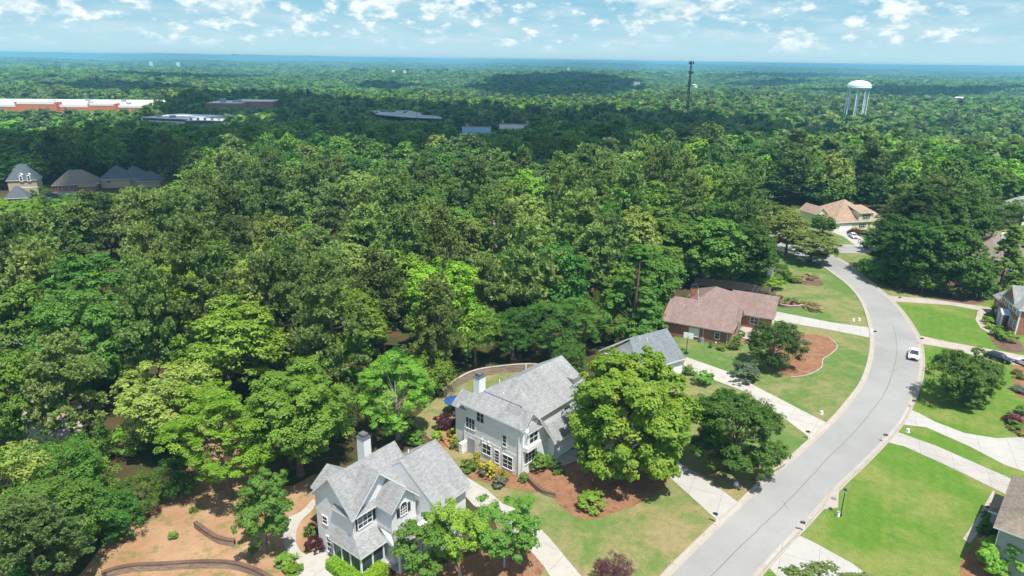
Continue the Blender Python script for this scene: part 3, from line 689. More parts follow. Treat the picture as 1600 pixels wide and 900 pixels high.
for px, w, hh, c, r_ in ((z6(272, 640), 1.35, 1.35, 2, 2), (z6(345, 690), .65, 1.7, 1, 4), (z6(420, 730), 1.5, 1.7, 2, 3)):
    win_at(h, F2, px, 'x', -.03, (-1, 0), w, hh, cols=c, rows=r_)
panel(h, 'basement_door', (-.03, 7.9, 1.1), (-1, 0), 1.3, 2.1, MT['wall_mid'], .05)
panel(h, 'front_door', (5.0, 0, 1.2), (0, -1), 1.0, 2.1, MT['trim'], .05)
for y in (6.0, 4.9): MB().lathe([(.02, 0), (.1, .05), (.08, .25), (.02, .3)], (-.15, y, 2.75), 8).build('wall_lamp', MT['trim'], h)
chimney(h, 2.6, 8.9, 4, F2.ztop(2.6, 8.9, 588), 1.2, 1.0, MT['trim'])
MB().tube((-.12, .05, 6.7), (-.12, .05, .1), .05).build('downpipe', MT['trim'], h)
for x, y in ((5.5, 8.), (11.5, 8.4), (2.2, 4.5)): vent(h, x, y, F2.o[2]+7.9 if y > 5 else 8.5)

# --- brick ranch house
F3 = Fr((29.25, 117.16), R(-26.8)); h = house(F3, 'red brick ranch house with a brown hipped roof beside the curved road')
m = MB(); m.box(-1.3, 10.3, 0, 13, 0, 2.8); m.box(9.8, 16.2, 11.2, 20.5, 0, 2.8); m.box(1, 10, 12, 19, 0, 2.7)
m.prism([(-1.3, 0, 2.8), (-1.3, 13, 2.8), (-1.3, 6.5, 5.3)], (.2, 0, 0)); m.prism([(16.2, 11.2, 2.8), (16.2, 20.5, 2.8), (16.2, 15.85, 5.3)], (-.2, 0, 0))
m.build('wall', MT['brick_red'], h)
m = MB(); m.prism([(10.3, 0.2, 2.8), (10.3, 12.5, 2.8), (10.3, 6.4, 5.1)], (.03, 0, 0)); m.box(10.25, 11.2, 5.2, 8.2, 0, 3.4); m.prism([(11.2, 5.0, 3.4), (11.2, 8.4, 3.4), (11.2, 6.7, 5.)], (-.8, 0, 0)); m.build('gable_wall', MT['wall_tan'], h)
m = MB(); gable(m, -1.3, 10.3, 0, 13, 2.8, .39, 'x', .45, .2)
hip(m, .2, 10.9, -.0, 20.5, 2.84, .8, ov=.4)
m = MB(); gable(m, -1.3, 10.3, 0, 13, 2.8, .39, 'x', .45, .2)
ap = (5.7, 10.3, 7.5)
for a, b in (((-.6, -.5), (11.2, -.5)), ((11.2, -.5), (11.2, 20.9)), ((11.2, 20.9), (-.6, 20.9)), ((-.6, 20.9), (-.6, -.5))): m.slab([(a[0], a[1], 2.9), (b[0], b[1], 2.9), ap], .18)
gable(m, 8, 16.2, 11.2, 20.5, 2.8, .56, 'x', .5, .2, end0=0); gable(m, 8.5, 11.2, 5.0, 8.4, 3.4, .95, 'x', .35, .16, end0=0)
m.build('roof', [MT['roof_brown'], MT['drive']], h)
win_at(h, F3, z8(272, 495), 'y', 0, (0, -1), 1.7, 1.5, cols=2, rows=2, glass='trim')
window(h, (4.0+4.5, 0, 1.6), (0, -1), .8, 1.1, cols=1, rows=2, glass='glass')
window(h, (13.2, 11.2, 1.6), (0, -1), 1.4, 1.3, cols=2, rows=2)
window(h, (10.33, 2.6, 1.5), (1, 0), 1.5, 1.6, cols=3, rows=3)
panel(h, 'front_door', (11.2, 6.7, 1.15), (1, 0), 1.1, 2.2, MT['dark_grey'], .05)
panel(h, 'garage_door', (16.2, 15.8, 1.2), (1, 0), 4.8, 2.2, MT['white_paint'], .05, 4)
for x in (6.0, 10.25): MB().tube((x, -.06, 2.75), (x, -.06, .05), .055).build('downpipe', MT['trim'], h)
chimney(h, 1.2, 12.6, 2, F3.ztop(1.2, 12.6, 448), 1.3, 1.0, MT['brick_orange'], 'black')
vent(h, 3.4, 6.2, 5.9); vent(h, 1.2, 4.2, 4.6); vent(h, 2.8, 8.2, 6.4)
B('porch_step', MT['drive_pink'], h, (10.4, 13.5, 4.9, 8.6, 0, .18))

# --- blue-grey roofed house half behind the maple
P1 = G(1041, 513, 6.4); P2 = G(972, 531, 6.4); P3 = G(1071, 560, 2.9)
d = (P1-P2)[:2]; L4 = np.linalg.norm(d); rz = math.atan2(d[1], d[0]); F4 = Fr(P2[:2], rz)
q = F4.Y@(P3-F4.o); wd = abs(q)
h = house(F4, 'grey house with a blue-grey shingle roof, half hidden behind the tall yellow-green maple')
L4x = F4.X@(P3-F4.o)
k4 = 3.5/wd
m = MB(); m.box(0, 2, -wd+.5, wd-.5, 0, 2.6); m.prism([(1.9, -wd+.5, 0), (1.9, wd-.5, 0), (1.9, wd-.5, 2.7), (1.9, 0, 5.9), (1.9, -wd+.5, 2.7)], (max(L4, L4x)-2.3, 0, 0)); m.build('wall', MT['wall_pale'], h)
m = MB(); m.slab([(-.5, -wd, 2.9), (L4x, -wd, 2.9), (L4+.2, 0, 6.4), (1.5, 0, 6.4)], .2); m.slab([(-.5, wd, 2.9), (L4x, wd, 2.9), (L4+.2, 0, 6.4), (1.5, 0, 6.4)], .2); m.build('roof', [MT['roof_greyblue'], MT['trim']], h)
window(h, (L4*.6, -wd+.5, 1.6), (0, -1), 1.4, 1.3, cols=2)
panel(h, 'garage_door', (L4*.85, -wd+.5, 1.2), (0, -1), 2.6, 2.1, MT['white_paint'], .05, 4)
vent(h, 3, -.8, 6.0); vent(h, 4.2, -1.2, 5.9)

# --- yellow house with tan roof
F5 = Fr((97.8, 201.9), R(16)); h = house(F5, 'pale yellow house with a tan shingle roof and a white car on its driveway'); h.scale = (.9, .9, .95)
m = MB(); m.box(-1, 17, 0, 17, 0, 2.9); m.box(8.4, 14, -.1, 6, 2.7, 5.7); gwall(m, -3.2, 1.5, 7, 15, 0, 4.4, .8, 'y'); m.box(16, 20, 1, 10, 0, 3.4)
m.build('wall', MT['wall_yellow'], h)
m = MB()
for a, b in (((-1.6, -.5), (17.6, -.5)), ((17.6, -.5), (17.6, 17.6)), ((17.6, 17.6), (-1.6, 17.6)), ((-1.6, 17.6), (-1.6, -.5))): m.slab([(*a, 2.9), (*b, 2.9), (9.2, 8.8, 8.4)], .2)
m.slab([(7.9, -.6, 5.7), (14.5, -.6, 5.7), (14.0, 6, 7.0), (8.5, 6, 7.0)], .2)
gable(m, -3.2, 1.5, 7, 15, 4.4, .8, 'y', .45, .2); hip(m, 15, 20, 1, 10, 3.4, .62)
m.build('roof', [MT['roof_tan'], MT['trim'], MT['wall_yellow']], h)
panel(h, 'garage_door', (3.6, 0, 1.2), (0, -1), 5.2, 2.2, MT['white_paint'], .05, 4)
window(h, (11.3, -.1, 4.3), (0, -1), 1.9, 1.5, cols=3, rows=2, shutters=True)
window(h, (10.4, 0, 1.4), (0, -1), 1.6, 1.4, cols=2, rows=2, shutters=True)
window(h, (-1.6, 7, 2.4), (0, -1), 1.2, 1.3, cols=2)
panel(h, 'front_door', (13.2, 0, 1.1), (0, -1), 1., 2.1, MT['wood'], .05)

# --- right brick house
A6 = G(*zc(450, 640)); B6 = G(*zc(185, 395)); d = (B6-A6)[:2]; L6 = float(np.linalg.norm(d)); F6 = Fr(A6[:2], math.atan2(d[1], d[0])-math.pi/2)
h = house(F6, 'dark brick two-storey house with white shutters at the right edge of the view'); E6 = 5.3
m = MB(); m.box(0, 9, 0, L6*.72, 0, E6); m.box(.3, 8, L6*.7, L6, 0, 3.6); m.prism([(0, L6*.2, E6), (0, L6*.62, E6), (0, L6*.41, E6+2.4)], (.3, 0, 0)); m.build('wall', MT['brick_red'], h)
B('sunlit_side_wall', MT['brick_orange'], h, (.15, 8.8, -.04, 0.05, 0, E6-.05))  # same house brick in lighter orange, sun on this side put into colour
B('corner_board', MT['trim'], h, (-.05, .18, -.08, .08, 0, E6))
m = MB(); hip(m, 0, 9, 0, L6*.72, E6, .75); gable(m, 0, 5, L6*.2, L6*.62, E6, 1.0, 'x', .3, .16, end1=0); gable(m, .3, 8, L6*.7, L6, 3.6, .6, 'y', .4, .18, end0=0)
m.build('roof', [MT['roof_grey'], MT['trim'], MT['brick_red']], h)
for i in range(5):
    y = L6*.72*(i+.5)/5; window(h, (0, y, 4.3), (-1, 0), .75, 1.25, cols=2, rows=3, shutters=False); B('shutter', MT['trim'], h, (-.06, 0, y+.45, y+.75, 3.6, 5.0)); 
    if i != 2: window(h, (0, y, 1.6), (-1, 0), .8, 1.6, cols=2, rows=3); B('shutter', MT['trim'], h, (-.06, 0, y+.47, y+.77, .8, 2.5))
window(h, (.3, L6*.86, 1.7), (-1, 0), .9, 1.6, cols=2, rows=3)
window(h, (4, -.04, 1.2), (0, -1), 1.6, 1.3, cols=2, rows=2, glass='glass_blue')
yc = L6*.36
m = MB(); [m.tube((-1.2, yc+s, 0), (-1.2, yc+s, 2.6), .12) for s in (-1., -.4, .4, 1.)]; m.build('portico_column', MT['white_paint'], h)
m = MB(); gable(m, -1.4, 0, yc-1.2, yc+1.2, 2.6, .6, 'x', .1, .14, end1=0); m.prism([(-1.3, yc-1.2, 2.55), (-1.3, yc+1.2, 2.55), (-1.3, yc, 3.3)], (.1, 0, 0)); m.build('portico_roof', [MT['blue_wall'], MT['trim']], h)
panel(h, 'front_door', (0, yc, 1.1), (-1, 0), 1., 2.1, MT['black'], .05)
chimney(h, 8.6, L6*.3, 3, 10.2, 1.0, 1.6, MT['brick_red'])

# --- tan house behind
F7 = Fr((108, 157), R(52)); h = house(F7, 'tan two-storey house with a taupe roof behind the big maples at the right')
m = MB(); m.box(2, 22, -8, 0, 0, 5.3); m.box(10, 26, -20, -7, 0, 4.6); m.build('wall', MT['wall_tan'], h)
m = MB(); hip(m, 2, 22, -8, 0.6, 5.3, .8); hip(m, 10, 26, -20, -7, 4.6, .55); m.box(16, 18, -6.4, -5.2, 6.2, 8.4, 2); m.build('roof', [MT['roof_taupe'], MT['trim'], MT['trim']], h)
for x in (4, 8): window(h, (x, -8, 3.9), (0, -1), 1.2, 1.2, cols=2)
for y in (-18, -15, -12, -9): window(h, (10, y, 3.4), (-1, 0), 1.5, 1.3, cols=2, glass='glass_blue'); window(h, (10, y, 1.2), (-1, 0), 1.2, 1.2, cols=2)
F7b = Fr(G(1596, 352)[:2], R(30)); h = house(F7b, 'white sided house among the trees at the far right, behind the tan house')
m = MB(); m.box(0, 16, 0, 9, 0, 5.4); m.build('wall', MT['trim'], h)
m = MB(); hip(m, 0, 16, 0, 9, 5.4, .6); m.build('roof', [MT['roof_grey'], MT['trim']], h)
for x in (2, 5, 9, 13): window(h, (x, 0, 3.9), (0, -1), 1., 1.3, cols=2); window(h, (x, 0, 1.4), (0, -1), 1., 1.3, cols=2)

# --- bottom right grey house
F8 = Fr((48.2, 56.3), R(-42)); h = house(F8, 'grey sided house with a brown shingle roof at the bottom right corner')
B('wall', MT['wall_mid'], h, (0, 13, 0, 11, 0, 5.5), (-1.2, 0, 7.5, 11, 0, 2.6))
m = MB(); hip(m, 0, 13, 0, 11, 5.5, .5, ov=.5); hip(m, -1.2, 3, 7.5, 11, 2.6, .5, ov=.35); m.box(2, 5, 9.5, 11.8, 5.6, 6.2, 0); m.build('roof', [MT['roof_taupe'], MT['trim']], h)
for p in ((0, 0), (4.1, 0)): MB().tube((p[0]+.02, -.08, 5.3), (p[0]+.02, -.08, .1), .05).build('downpipe', MT['trim'], h)
for y in (2.2, 5.5): window(h, (0, y, 1.6), (-1, 0), 1.1, 1.4, cols=2, rows=3); window(h, (0, y, 4.3), (-1, 0), 1., 1.2, cols=2, rows=3)
window(h, (6.5, 0, 4.2), (0, -1), 1., 1.2, cols=2, rows=3)

# --- house behind the wooden fence
pp = G(1100, 438); F9 = Fr(pp[:2], R(-10)); h = house(F9, 'grey house with white shutters under big oaks, behind the wooden fence')
m = MB(); m.box(0, 15, 0, 9, 0, 5.2); m.build('wall', MT['wall_pale'], h)
m = MB(); hip(m, 0, 15, 0, 9, 5.2, .6); m.build('roof', [MT['roof_tan'], MT['trim']], h)
for x in (2, 5, 8, 11, 13.4): window(h, (x, 0, 1.5), (0, -1), 1., 1.4, cols=2, shutters=True); window(h, (x, 0, 3.9), (0, -1), 1., 1.2, cols=2)

# --- far left houses
def far_house(px, rz, label, blocks, wallm, roofm, wins, k=.75, sc_=(.72, .72)):
    p = G(*px); F = Fr(p[:2], rz, float(terrain(p[0], p[1]))-.3); h = house(F, label)
    m = MB()
    for b in blocks: m.box(*b[:6])
    m.build('wall', MT[wallm], h); m = MB()
    for b in blocks: hip(m, b[0], b[1], b[2], b[3], b[5], b[6] if len(b) > 6 else k, ov=.6)
    m.build('roof', [MT[roofm], MT['trim'], MT[wallm]], h)
    for w in wins: window(h, w[:3], (w[3], w[4]), w[5], w[6], cols=2, rows=2, glass='glass')
    h.scale = (sc_[0], sc_[0], sc_[1])
    return h
h = far_house((14, 318), R(20), 'tan tower-like house with steep slate roof and two white dormer windows', [(0, 15, 5, 16, 0, 10.2, 1.05)], 'wall_tan', 'roof_slate',
  [(11.5, 5, 4, 0, -1, 2, 3)], sc_=(.56, .78))
for x in (7.5, 11.5):
    D = MB(); D.box(x-.9, x+.9, 4.3, 7, 9.0, 11.9); D.build('dormer', MT['trim'], h); window(h, (x, 4.3, 10.4), (0, -1), 1., 1.9, cols=1)
    m = MB(); gable(m, x-.9, x+.9, 4.3, 7, 11.9, .5, 'y', .15, .1); m.build('dormer_roof', [MT['trim'], MT['trim']], h)
m = MB(); m.box(0, 11, -4, 5, 0, 3.6); m.build('porch_wing', MT['brick_red'], h); m = MB(); hip(m, 0, 11, -4, 5, 3.6, .9, ov=.6); m.build('wing_roof', [MT['roof_slate'], MT['trim']], h)
window(h, (7, -4, 1.9), (0, -1), 1.6, 2, cols=2); B('band', MT['trim'], h, (5, 15.05, 4.9, 5.0, 6.2, 6.6))
far_house((84, 300), R(25), 'brick house with a grey-brown hipped roof, between the slate-roofed houses at left', [(0, 20, 0, 14, 0, 4.2, .85), (12, 19, -4, 4, 0, 3.8, .9)], 'brick_red', 'roof_taupe', [(3, 0, 2, 0, -1, 1.4, 1.6), (8, 0, 2, 0, -1, 1.4, 1.6)])
far_house((158, 294), R(15), 'house with dark slate-blue hipped roofs, rightmost of the distant left houses', [(0, 14, 0, 13, 0, 5.5, .85), (8, 21, 3, 15, 0, 5, .9), (18, 29, -2, 8, 0, 4.2, .85)], 'wall_tan', 'roof_slate', [(4, 0, 3.6, 0, -1, 1.4, 1.4)])
for px, rz_, lb_, rm_ in (((742, 405), .3, 'grey roofed house glimpsed deep in the middle woods, above the white house', 'roof_taupe'), ((520, 370), -.4, 'brown roofed house glimpsed deep in the middle woods, above the nearest house', 'roof_brown')):
    F_ = Fr(G(*px)[:2], rz_); h = house(F_, lb_); m = MB(); m.box(0, 14, 0, 9, 0, 5.5); m.build('wall', MT['brick_red'], h); m = MB(); hip(m, 0, 14, 0, 9, 5.5, .8); m.build('roof', [MT[rm_], MT['trim']], h)
    for x in (2, 6, 10): window(h, (x, 0, 3.9), (0, -1), 1., 1.3, cols=2); window(h, (x, 0, 1.4), (0, -1), 1., 1.3, cols=2)
def commercial(px, rz, label, boxes, name='store', roofm='store_roof', wallm='store_red', extras=(), zoff=0, stripe=None):
    p = G(*px, -14); F = Fr(p[:2], rz, -15.+zoff*.6); h = empty(name, tuple(F.o), rz, label, 'building')
    m = MB(); [m.box(*b[:4], -14, b[5]) for b in boxes]; m.build('wall', MT[wallm], h)
    B('roof', MT[roofm], h, *[(b[0]+.4, b[1]-.4, b[2]+.4, b[3]-.4, b[5]-.3, b[5]+.05) for b in boxes])
    if stripe: B('fascia', MT[stripe], h, *[(b[0]+2, b[1]-2, b[2]-.25, b[2], b[5]-2.2, b[5]-.2) for b in boxes])
    for e in extras: B('rooftop_unit', MT['metal'], h, e)
    return h, F
ex = [(10+22*i, 14+22*i, 30+(i*37) % 90, 34+(i*37) % 90, 9.5, 11.5) for i in range(7)]
commercial((0, 180), R(6), 'long terracotta and white big-box store with a white flat roof in the left distance', [(-60, 150, 0, 100, 0, 9.3), (20, 60, -6, 6, 0, 12.5), (90, 118, -5, 5, 0, 11.5)], extras=[(e[0], e[1], 10+(i*29) % 70, 14+(i*29) % 70, e[4], e[5]) for i, e in enumerate(ex)], zoff=4, stripe='trim')
commercial((222, 196), R(-14), 'low white-roofed shop building with a maroon fascia, right of the big-box store', [(0, 52, 0, 50, 0, 7)], wallm='trim', extras=[(8, 12, 10, 13, 7, 9), (24, 28, 8, 12, 7, 9)], stripe='store_purple', zoff=2)
commercial((290, 201), R(8), 'low purple-grey strip of shops with rooftop units, left distance', [(0, 38, 0, 30, 0, 6)], wallm='store_purple', extras=[(3+6*i, 5+6*i, 4, 6, 6, 8) for i in range(6)], zoff=3)
commercial((322, 176), R(4), 'brown walled building with a bright white roof among dark trees, left distance', [(0, 40, 0, 50, 0, 8), (24, 70, 20, 60, 0, 9)], wallm='brick_red', extras=[(14, 20, 8, 12, 8, 12.5), (34, 37, 8, 12, 9, 12)], zoff=6)
commercial((722, 212), R(0), 'low pale blue building with a reddish roof and dark windows, centre distance', [(0, 24, 0, 12, 0, 5.5), (-1, 28, -12, -7, 0, 2.4)], wallm='blue_wall', roofm='store_purple', zoff=4, extras=[(3, 5, 3, 5, 5.5, 8.2)])
commercial((780, 206), R(-4), 'long low building with a brown roof, right of the pale blue building', [(0, 30, 0, 14, 0, 5)], wallm='trim', roofm='roof_brown', zoff=4, extras=[(2, 4, 3, 5, 5, 8), (24, 27, 2, 4, 5, 8)])
commercial((0, 252), R(-10), 'white-roofed building edge cut by the left border, behind the tower-like house', [(-30, 14, 0, 20, 0, 6)], wallm='blue_wall', zoff=6)
commercial((612, 250), R(30), 'pink metal roof peeking out between the trees, centre distance', [(0, 9, 0, 12, 0, 7.5)], wallm='wall_tan', roofm='pink_roof', zoff=7)
commercial((990, 140), R(3), 'tiny white building in the distant woods left of the lattice tower', [(0, 14, 0, 10, 0, 5)], wallm='trim', zoff=22)
P = [G(*q, -6) for q in ((578, 180), (640, 180), (690, 191), (690, 194), (640, 192), (590, 187))]
pk = MB(); pk.face([(p[0], p[1], -1.5) for p in P][::-1]); o = pk.build('car_park', MT['parking']); tag(o, kind='structure')

# water tower
p = G(1340, 150, -14)[:2]; p = p/np.hypot(*p)*830
tz = float(terrain(*p)); o = empty('water_tower', (p[0], p[1], tz), 0, 'pale blue-white water tower on many legs rising above the distant trees', 'water tower')
cen = PX((p[0], p[1], 30)); 
H0 = Fr(p, 0, tz).ztop(0, 0, 125.5); H1 = H0-10.5
MB().lathe([(0.1, H0), (4, H0-.3), (8, H0-1.4), (10.8, H0-3.2), (11.8, H0-5.2), (11.8, H0-7.2), (11., H0-8.4), (9, H0-9.6), (3.2, H1-.9), (.2, H1-1)][::-1], (0, 0, 0), 32).build('tank', MT['tank_white'], o, smooth=True)
MB().lathe([(11.9, H0-7.3), (12.3, H0-7.3), (12.3, H0-6.9), (11.9, H0-6.9)], (0, 0, 0), 32).build('walkway', MT['tank_white'], o)
for i in range(8):
    a = 2*math.pi*(i+.3)/8; MB().tube((10.2*math.cos(a), 10.2*math.sin(a), 0), (10.2*math.cos(a), 10.2*math.sin(a), H0-7), .55, n=8).build('leg', MT['tank_white'], o)
MB().tube((0, 0, 0), (0, 0, H1), 1.3, n=12).build('riser', MT['tank_white'], o)
# lattice tower
pp = G(1070, 210, -10); k_ = 520/np.hypot(pp[0], pp[1]); pp = pp*k_; tz = float(terrain(pp[0], pp[1])); TH = 48.5-tz
o = empty('radio_tower', (pp[0], pp[1], tz), .4, 'dark slim lattice radio tower breaking the horizon right of centre', 'tower')
m = MB(); c3 = [(math.cos(a), math.sin(a)) for a in (0, 2.1, 4.2)]
nseg = 22
for i in range(nseg):
    z0, z1 = TH*i/nseg, TH*(i+1)/nseg; r0, r1 = 1.3-.8*i/nseg, 1.3-.8*(i+1)/nseg
    for j in range(3):
        a, b = c3[j], c3[(j+1) % 3]; m.tube((a[0]*r0, a[1]*r0, z0), (a[0]*r1, a[1]*r1, z1), .16, n=4); m.tube((a[0]*r0, a[1]*r0, z0), (b[0]*r1, b[1]*r1, z1), .09, n=4); m.tube((a[0]*r1, a[1]*r1, z1), (b[0]*r1, b[1]*r1, z1), .08, n=4)
m.build('mast', MT['black'], o)
for zz_, rr_ in ((TH-1, 1.7), (TH-7.5, 1.2), (TH-14, .9)):
    m = MB()
    for a in range(0, 360, 40): x, y = rr_*math.cos(R(a)), rr_*math.sin(R(a)); m.box(x-.15, x+.15, y-.15, y+.15, zz_-.9, zz_+.9); m.tube((0, 0, zz_), (x, y, zz_), .07, n=4)
    m.build('antenna', MT['dark_grey'], o)
MB().tube((0, 0, TH), (0, 0, TH+2.5), .06).build('lightning_rod', MT['dark_grey'], o)
# utility poles with wires
def pole(px, zt_px, label, dist=None, rz=0.):
    g = G(px[0], px[1], -4 if dist is None else 0)
    if dist: g = g*(dist/np.hypot(g[0], g[1]))
    tz = float(terrain(g[0], g[1])); F = Fr(g[:2], rz, tz); top = F.ztop(0, 0, zt_px)
    o = empty('utility_pole', tuple(F.o), rz, label, 'utility pole', 'utility poles in the distant woods')
    MB().tube((0, 0, 0), (0, 0, top), .22, .14, n=8).build('post', MT['wood_grey'], o)
    MB().box(-1.4, 1.4, -.08, .08, top-1.4, top-1.2).box(-1., 1., -.08, .08, top-4.2, top-4.0).build('crossarm', MT['metal'], o)
    return F.w(0, 0, top-1.2)
pa = pole((850, 262), 211, 'pale utility pole with crossarms standing alone between the central woods and the dark trees', 330, .3)
pb = pole((652, 205), 160, 'thin utility pole beside the distant car park', 520, .2)
pc = pole((676, 205), 170, 'short utility pole right of the distant car park', 520, .2)
pd_ = pole((1143, 190), 150, 'utility pole right of the lattice tower', 620, .2)
pe = pole((1480, 200), 168, 'utility pole at the distant right, beyond the water tower', 480, .2)
def wire(a, b, label):
    m = MB(); pts = [Vector(a)*(1-t)+Vector(b)*t-Vector((0, 0, 6*t*(1-t))) for t in np.linspace(0, 1, 9)]
    for p, q in zip(pts, pts[1:]): m.tube(p, q, .05, n=4)
    tag(m.build('power_line', MT['metal']), label, 'power line')
wire(pb, pc, 'power line between the poles by the distant car park'); wire(pa, (-60, 640, 6), 'power line running left from the lone central pole'); wire(pd_, pe, 'power line crossing the distant woods below the water tower')

# ------------------------------------------------------------------ retaining walls, fence
def arcwall(px, hgt, th, mat, label, cap='drive_pink', name='retaining_wall'):
    line = cr(gp(px, 0), 6); o = empty(name, (line[0][0], line[0][1], 0), 0, label, 'wall')
    L = [p-line[0] for p in line]
    ribbon('wall', L, [(th/2, 0), (th/2, hgt), (-th/2, hgt), (-th/2, 0)], mat, o)
    ribbon('coping', L, [(th/2+.04, hgt), (th/2+.04, hgt+.08), (-th/2-.04, hgt+.08), (-th/2-.04, hgt)], MT[cap], o)
    return o
arcwall([(692, 622), (715, 604), (745, 590), (790, 583), (835, 581), (870, 588), (885, 600)], 1.35, .3, MT['block'], 'curved block retaining wall round the back lawn of the white house')
arcwall([(160, 905), (185, 897), (215, 892), (260, 890), (310, 887), (360, 888), (395, 897), (430, 915)], .75, .35, MT['block'], 'long curved stone retaining wall at the foot of the bare clay slope', 'mulch_dark')
arcwall([(306, 824), (325, 838), (345, 849), (368, 853)], .7, .35, MT['block'], 'short curved stone wall higher on the bare clay slope', 'mulch_dark')
arcwall([(812, 738), (826, 752), (845, 770), (868, 778)], .55, .3, MT['block'], 'low stone wall in the mulch beside the house corner', 'mulch_dark')
arcwall([(1207, 475), (1225, 481), (1245, 482), (1254, 480)], .6, .3, MT['block'], 'low brick bed wall along the driveway of the ranch house')
arcwall([(1180, 752), (1192, 744), (1206, 739), (1225, 728)], .35, .2, MT['gutter'], 'low concrete headwall of the storm drain at the road edge', 'gutter')
fl = gp([(1042, 470), (1085, 446), (1135, 451), (1170, 456), (1203, 462)], 0); fl = cr(fl[1:], 8)
o = empty('wooden_fence', (fl[0][0], fl[0][1], 0), 0, 'tall brown wooden board fence in the shade behind the ranch house', 'fence')
m = MB(); pts = [p-fl[0] for p in fl]
for a, b in zip(pts, pts[1:]):
    n_ = max(1, int(np.linalg.norm(b-a)/.16)); dd = (b-a)/n_; u = dd/np.linalg.norm(dd); w_ = np.array([-u[1], u[0]])*.012
    for i in range(n_):
        q = a+dd*i; r_ = q+dd*.9; hh = 1.85+random.uniform(-.03, .03); m.prism([(*(q+w_), .05), (*(r_+w_), .05), (*(r_-w_), .05), (*(q-w_), .05)], (0, 0, hh))
m.build('boards', MT['wood'], o)
m = MB(); [m.box(p[0]-.07, p[0]+.07, p[1]+.03, p[1]+.17, 0, 1.9) for p in pts[::2]]; m.build('post', MT['wood'], o)

# steps in the bed
o = empty('garden_steps', tuple(G(700, 690)), 0, 'curved brick steps climbing between the shrubs left of the white house', 'steps')
st = cr(gp([(712, 702), (702, 692), (697, 682), (700, 672), (708, 665)], 0), 4); o0 = np.array(o.location[:2])
for i in range(0, len(st)-1):
    a = st[i]; t_ = st[i+1]-st[i]; t_ /= np.linalg.norm(t_); n_ = np.array([-t_[1], t_[0]])*.65; a = a-o0
    q = [a+n_, a-n_, a-n_+t_*.42, a+n_+t_*.42]; MB().prism([(*p, .03) for p in q], (0, 0, .08+.04*i)).build('step', MT['brick_orange'], o)

# ------------------------------------------------------------------ cars
def car(loc, rz, paint, label, kind='sedan', L=4.7, W=1.82, H=1.45):
    o = empty('parked_car' if kind != 'pickup' else 'pickup_truck', loc, rz, label, 'car' if kind != 'pickup' else 'pickup truck')
    a = L/2
    if kind == 'pickup':
        lower = [(-a, .45), (-a, 1.02), (-.5, 1.02), (.9, 1.08), (a-.1, .98), (a, .6), (a-.1, .4), (-a+.1, .4)]
        cab = [(-.65, 1.0), (-.5, 1.78), (.75, 1.8), (1.35, 1.05)]
    else:
        lower = [(-a, .45), (-a+.05, .95), (-a+.7, 1.0), (1.0, .98), (a-.25, .82), (a, .6), (a-.05, .35), (-a+.05, .32)]
        cab = [(-a+.45, .96), (-a+1.1, H) if kind == 'sedan' else (-a+.55, H), (.35, H), (1.15, .95)]
    m = MB(); m.prism([(x, -W/2, z) for x, z in lower], (0, W, 0)); body = bevel(m.build('body', MT[paint], o), .09, 3)
    m = MB(); y0 = W/2-.04; y1 = W/2-.26
    n = len(cab); z0 = cab[0][1]
    def yy(z): return y0+(y1-y0)*(z-z0)/(H-z0+.3 if kind == 'pickup' else H-z0)
    A = [(x, -yy(z), z) for x, z in cab]; C = [(x, yy(z), z) for x, z in cab]
    m.face(A[::-1]); m.face(C)
    for i in range(n-1): m.face([A[i], A[i+1], C[i+1], C[i]][::-1])
    glass = m.build('windows', MT['glass'], o)
    xs = cab[1][0], cab[2][0]; zt = cab[1][1]
    m = MB(); m.prism([(xs[0]-.05, -yy(zt)-.01, zt-.02), (xs[1]+.05, -yy(zt)-.01, zt-.02), (xs[1]+.05, yy(zt)+.01, zt-.02), (xs[0]-.05, yy(zt)+.01, zt-.02)], (0, 0, .07))
    for xx in (cab[0][0]*.5+.1, ):
        for s_ in (-1, 1): m.tube((xx, s_*(y0+.0), z0), (xx+.05, s_*(yy(zt)+.01), zt), .05, n=4)
    for c0, c1 in ((cab[0], cab[1]), (cab[3], cab[2])):
        for s_ in (-1, 1): m.tube((c0[0], s_*yy(c0[1]), c0[1]), (c1[0], s_*yy(c1[1]), c1[1]), .05, n=4)
    m.build('cabin_roof', MT[paint], o)
    if kind == 'pickup': B('truck_bed', MT['dark_grey'], o, (-a+.12, -.7, -W/2+.15, W/2-.15, .9, 1.04))
    for sx in (-1, 1):
        for sy in (-1, 1):
            w = MB().tube((sx*(a-.9), sy*(W/2-.2), .34), (sx*(a-.9), sy*(W/2+.01), .34), .34, n=16).build('wheel', MT['rubber'], o)
            MB().tube((sx*(a-.9), sy*(W/2), .34), (sx*(a-.9), sy*(W/2+.025), .34), .2, n=12).build('rim', MT['metal'], w)
    for sy in (-1, 1):
        B('headlight', MT['lamp_glass'], o, (a-.08, a+.015, sy*(W/2-.42)-.18, sy*(W/2-.42)+.18, .62, .78)); B('tail_light', MT['red'], o, (-a-.01, -a+.06, sy*(W/2-.25)-.12, sy*(W/2-.25)+.12, .68, .85))
        B('mirror', MT[paint], o, (.75, .95, sy*(W/2)-.02+sy*.02, sy*(W/2+.2), .98, 1.12))
    o.scale = (.84, .84, .84)
    B('grille', MT['black'], o, (a-.06, a+.012, -.42, .42, .45, .72))
    return o
pT = G(1427, 558); dT = G(1424, 585)-G(1431, 530); car((pT[0], pT[1], .04), math.atan2(dT[1], dT[0]), 'car_white', 'white pickup truck parked at the right kerb of the curved road', 'pickup', 5.0, 1.9)
pT = G(1559, 563); dT = G(1582, 569)-G(1540, 556); car((pT[0], pT[1], .06), math.atan2(dT[1], dT[0]), 'car_dark', 'dark blue car parked on the driveway of the dark brick house', 'sedan', 4.9, 1.85, 1.5)
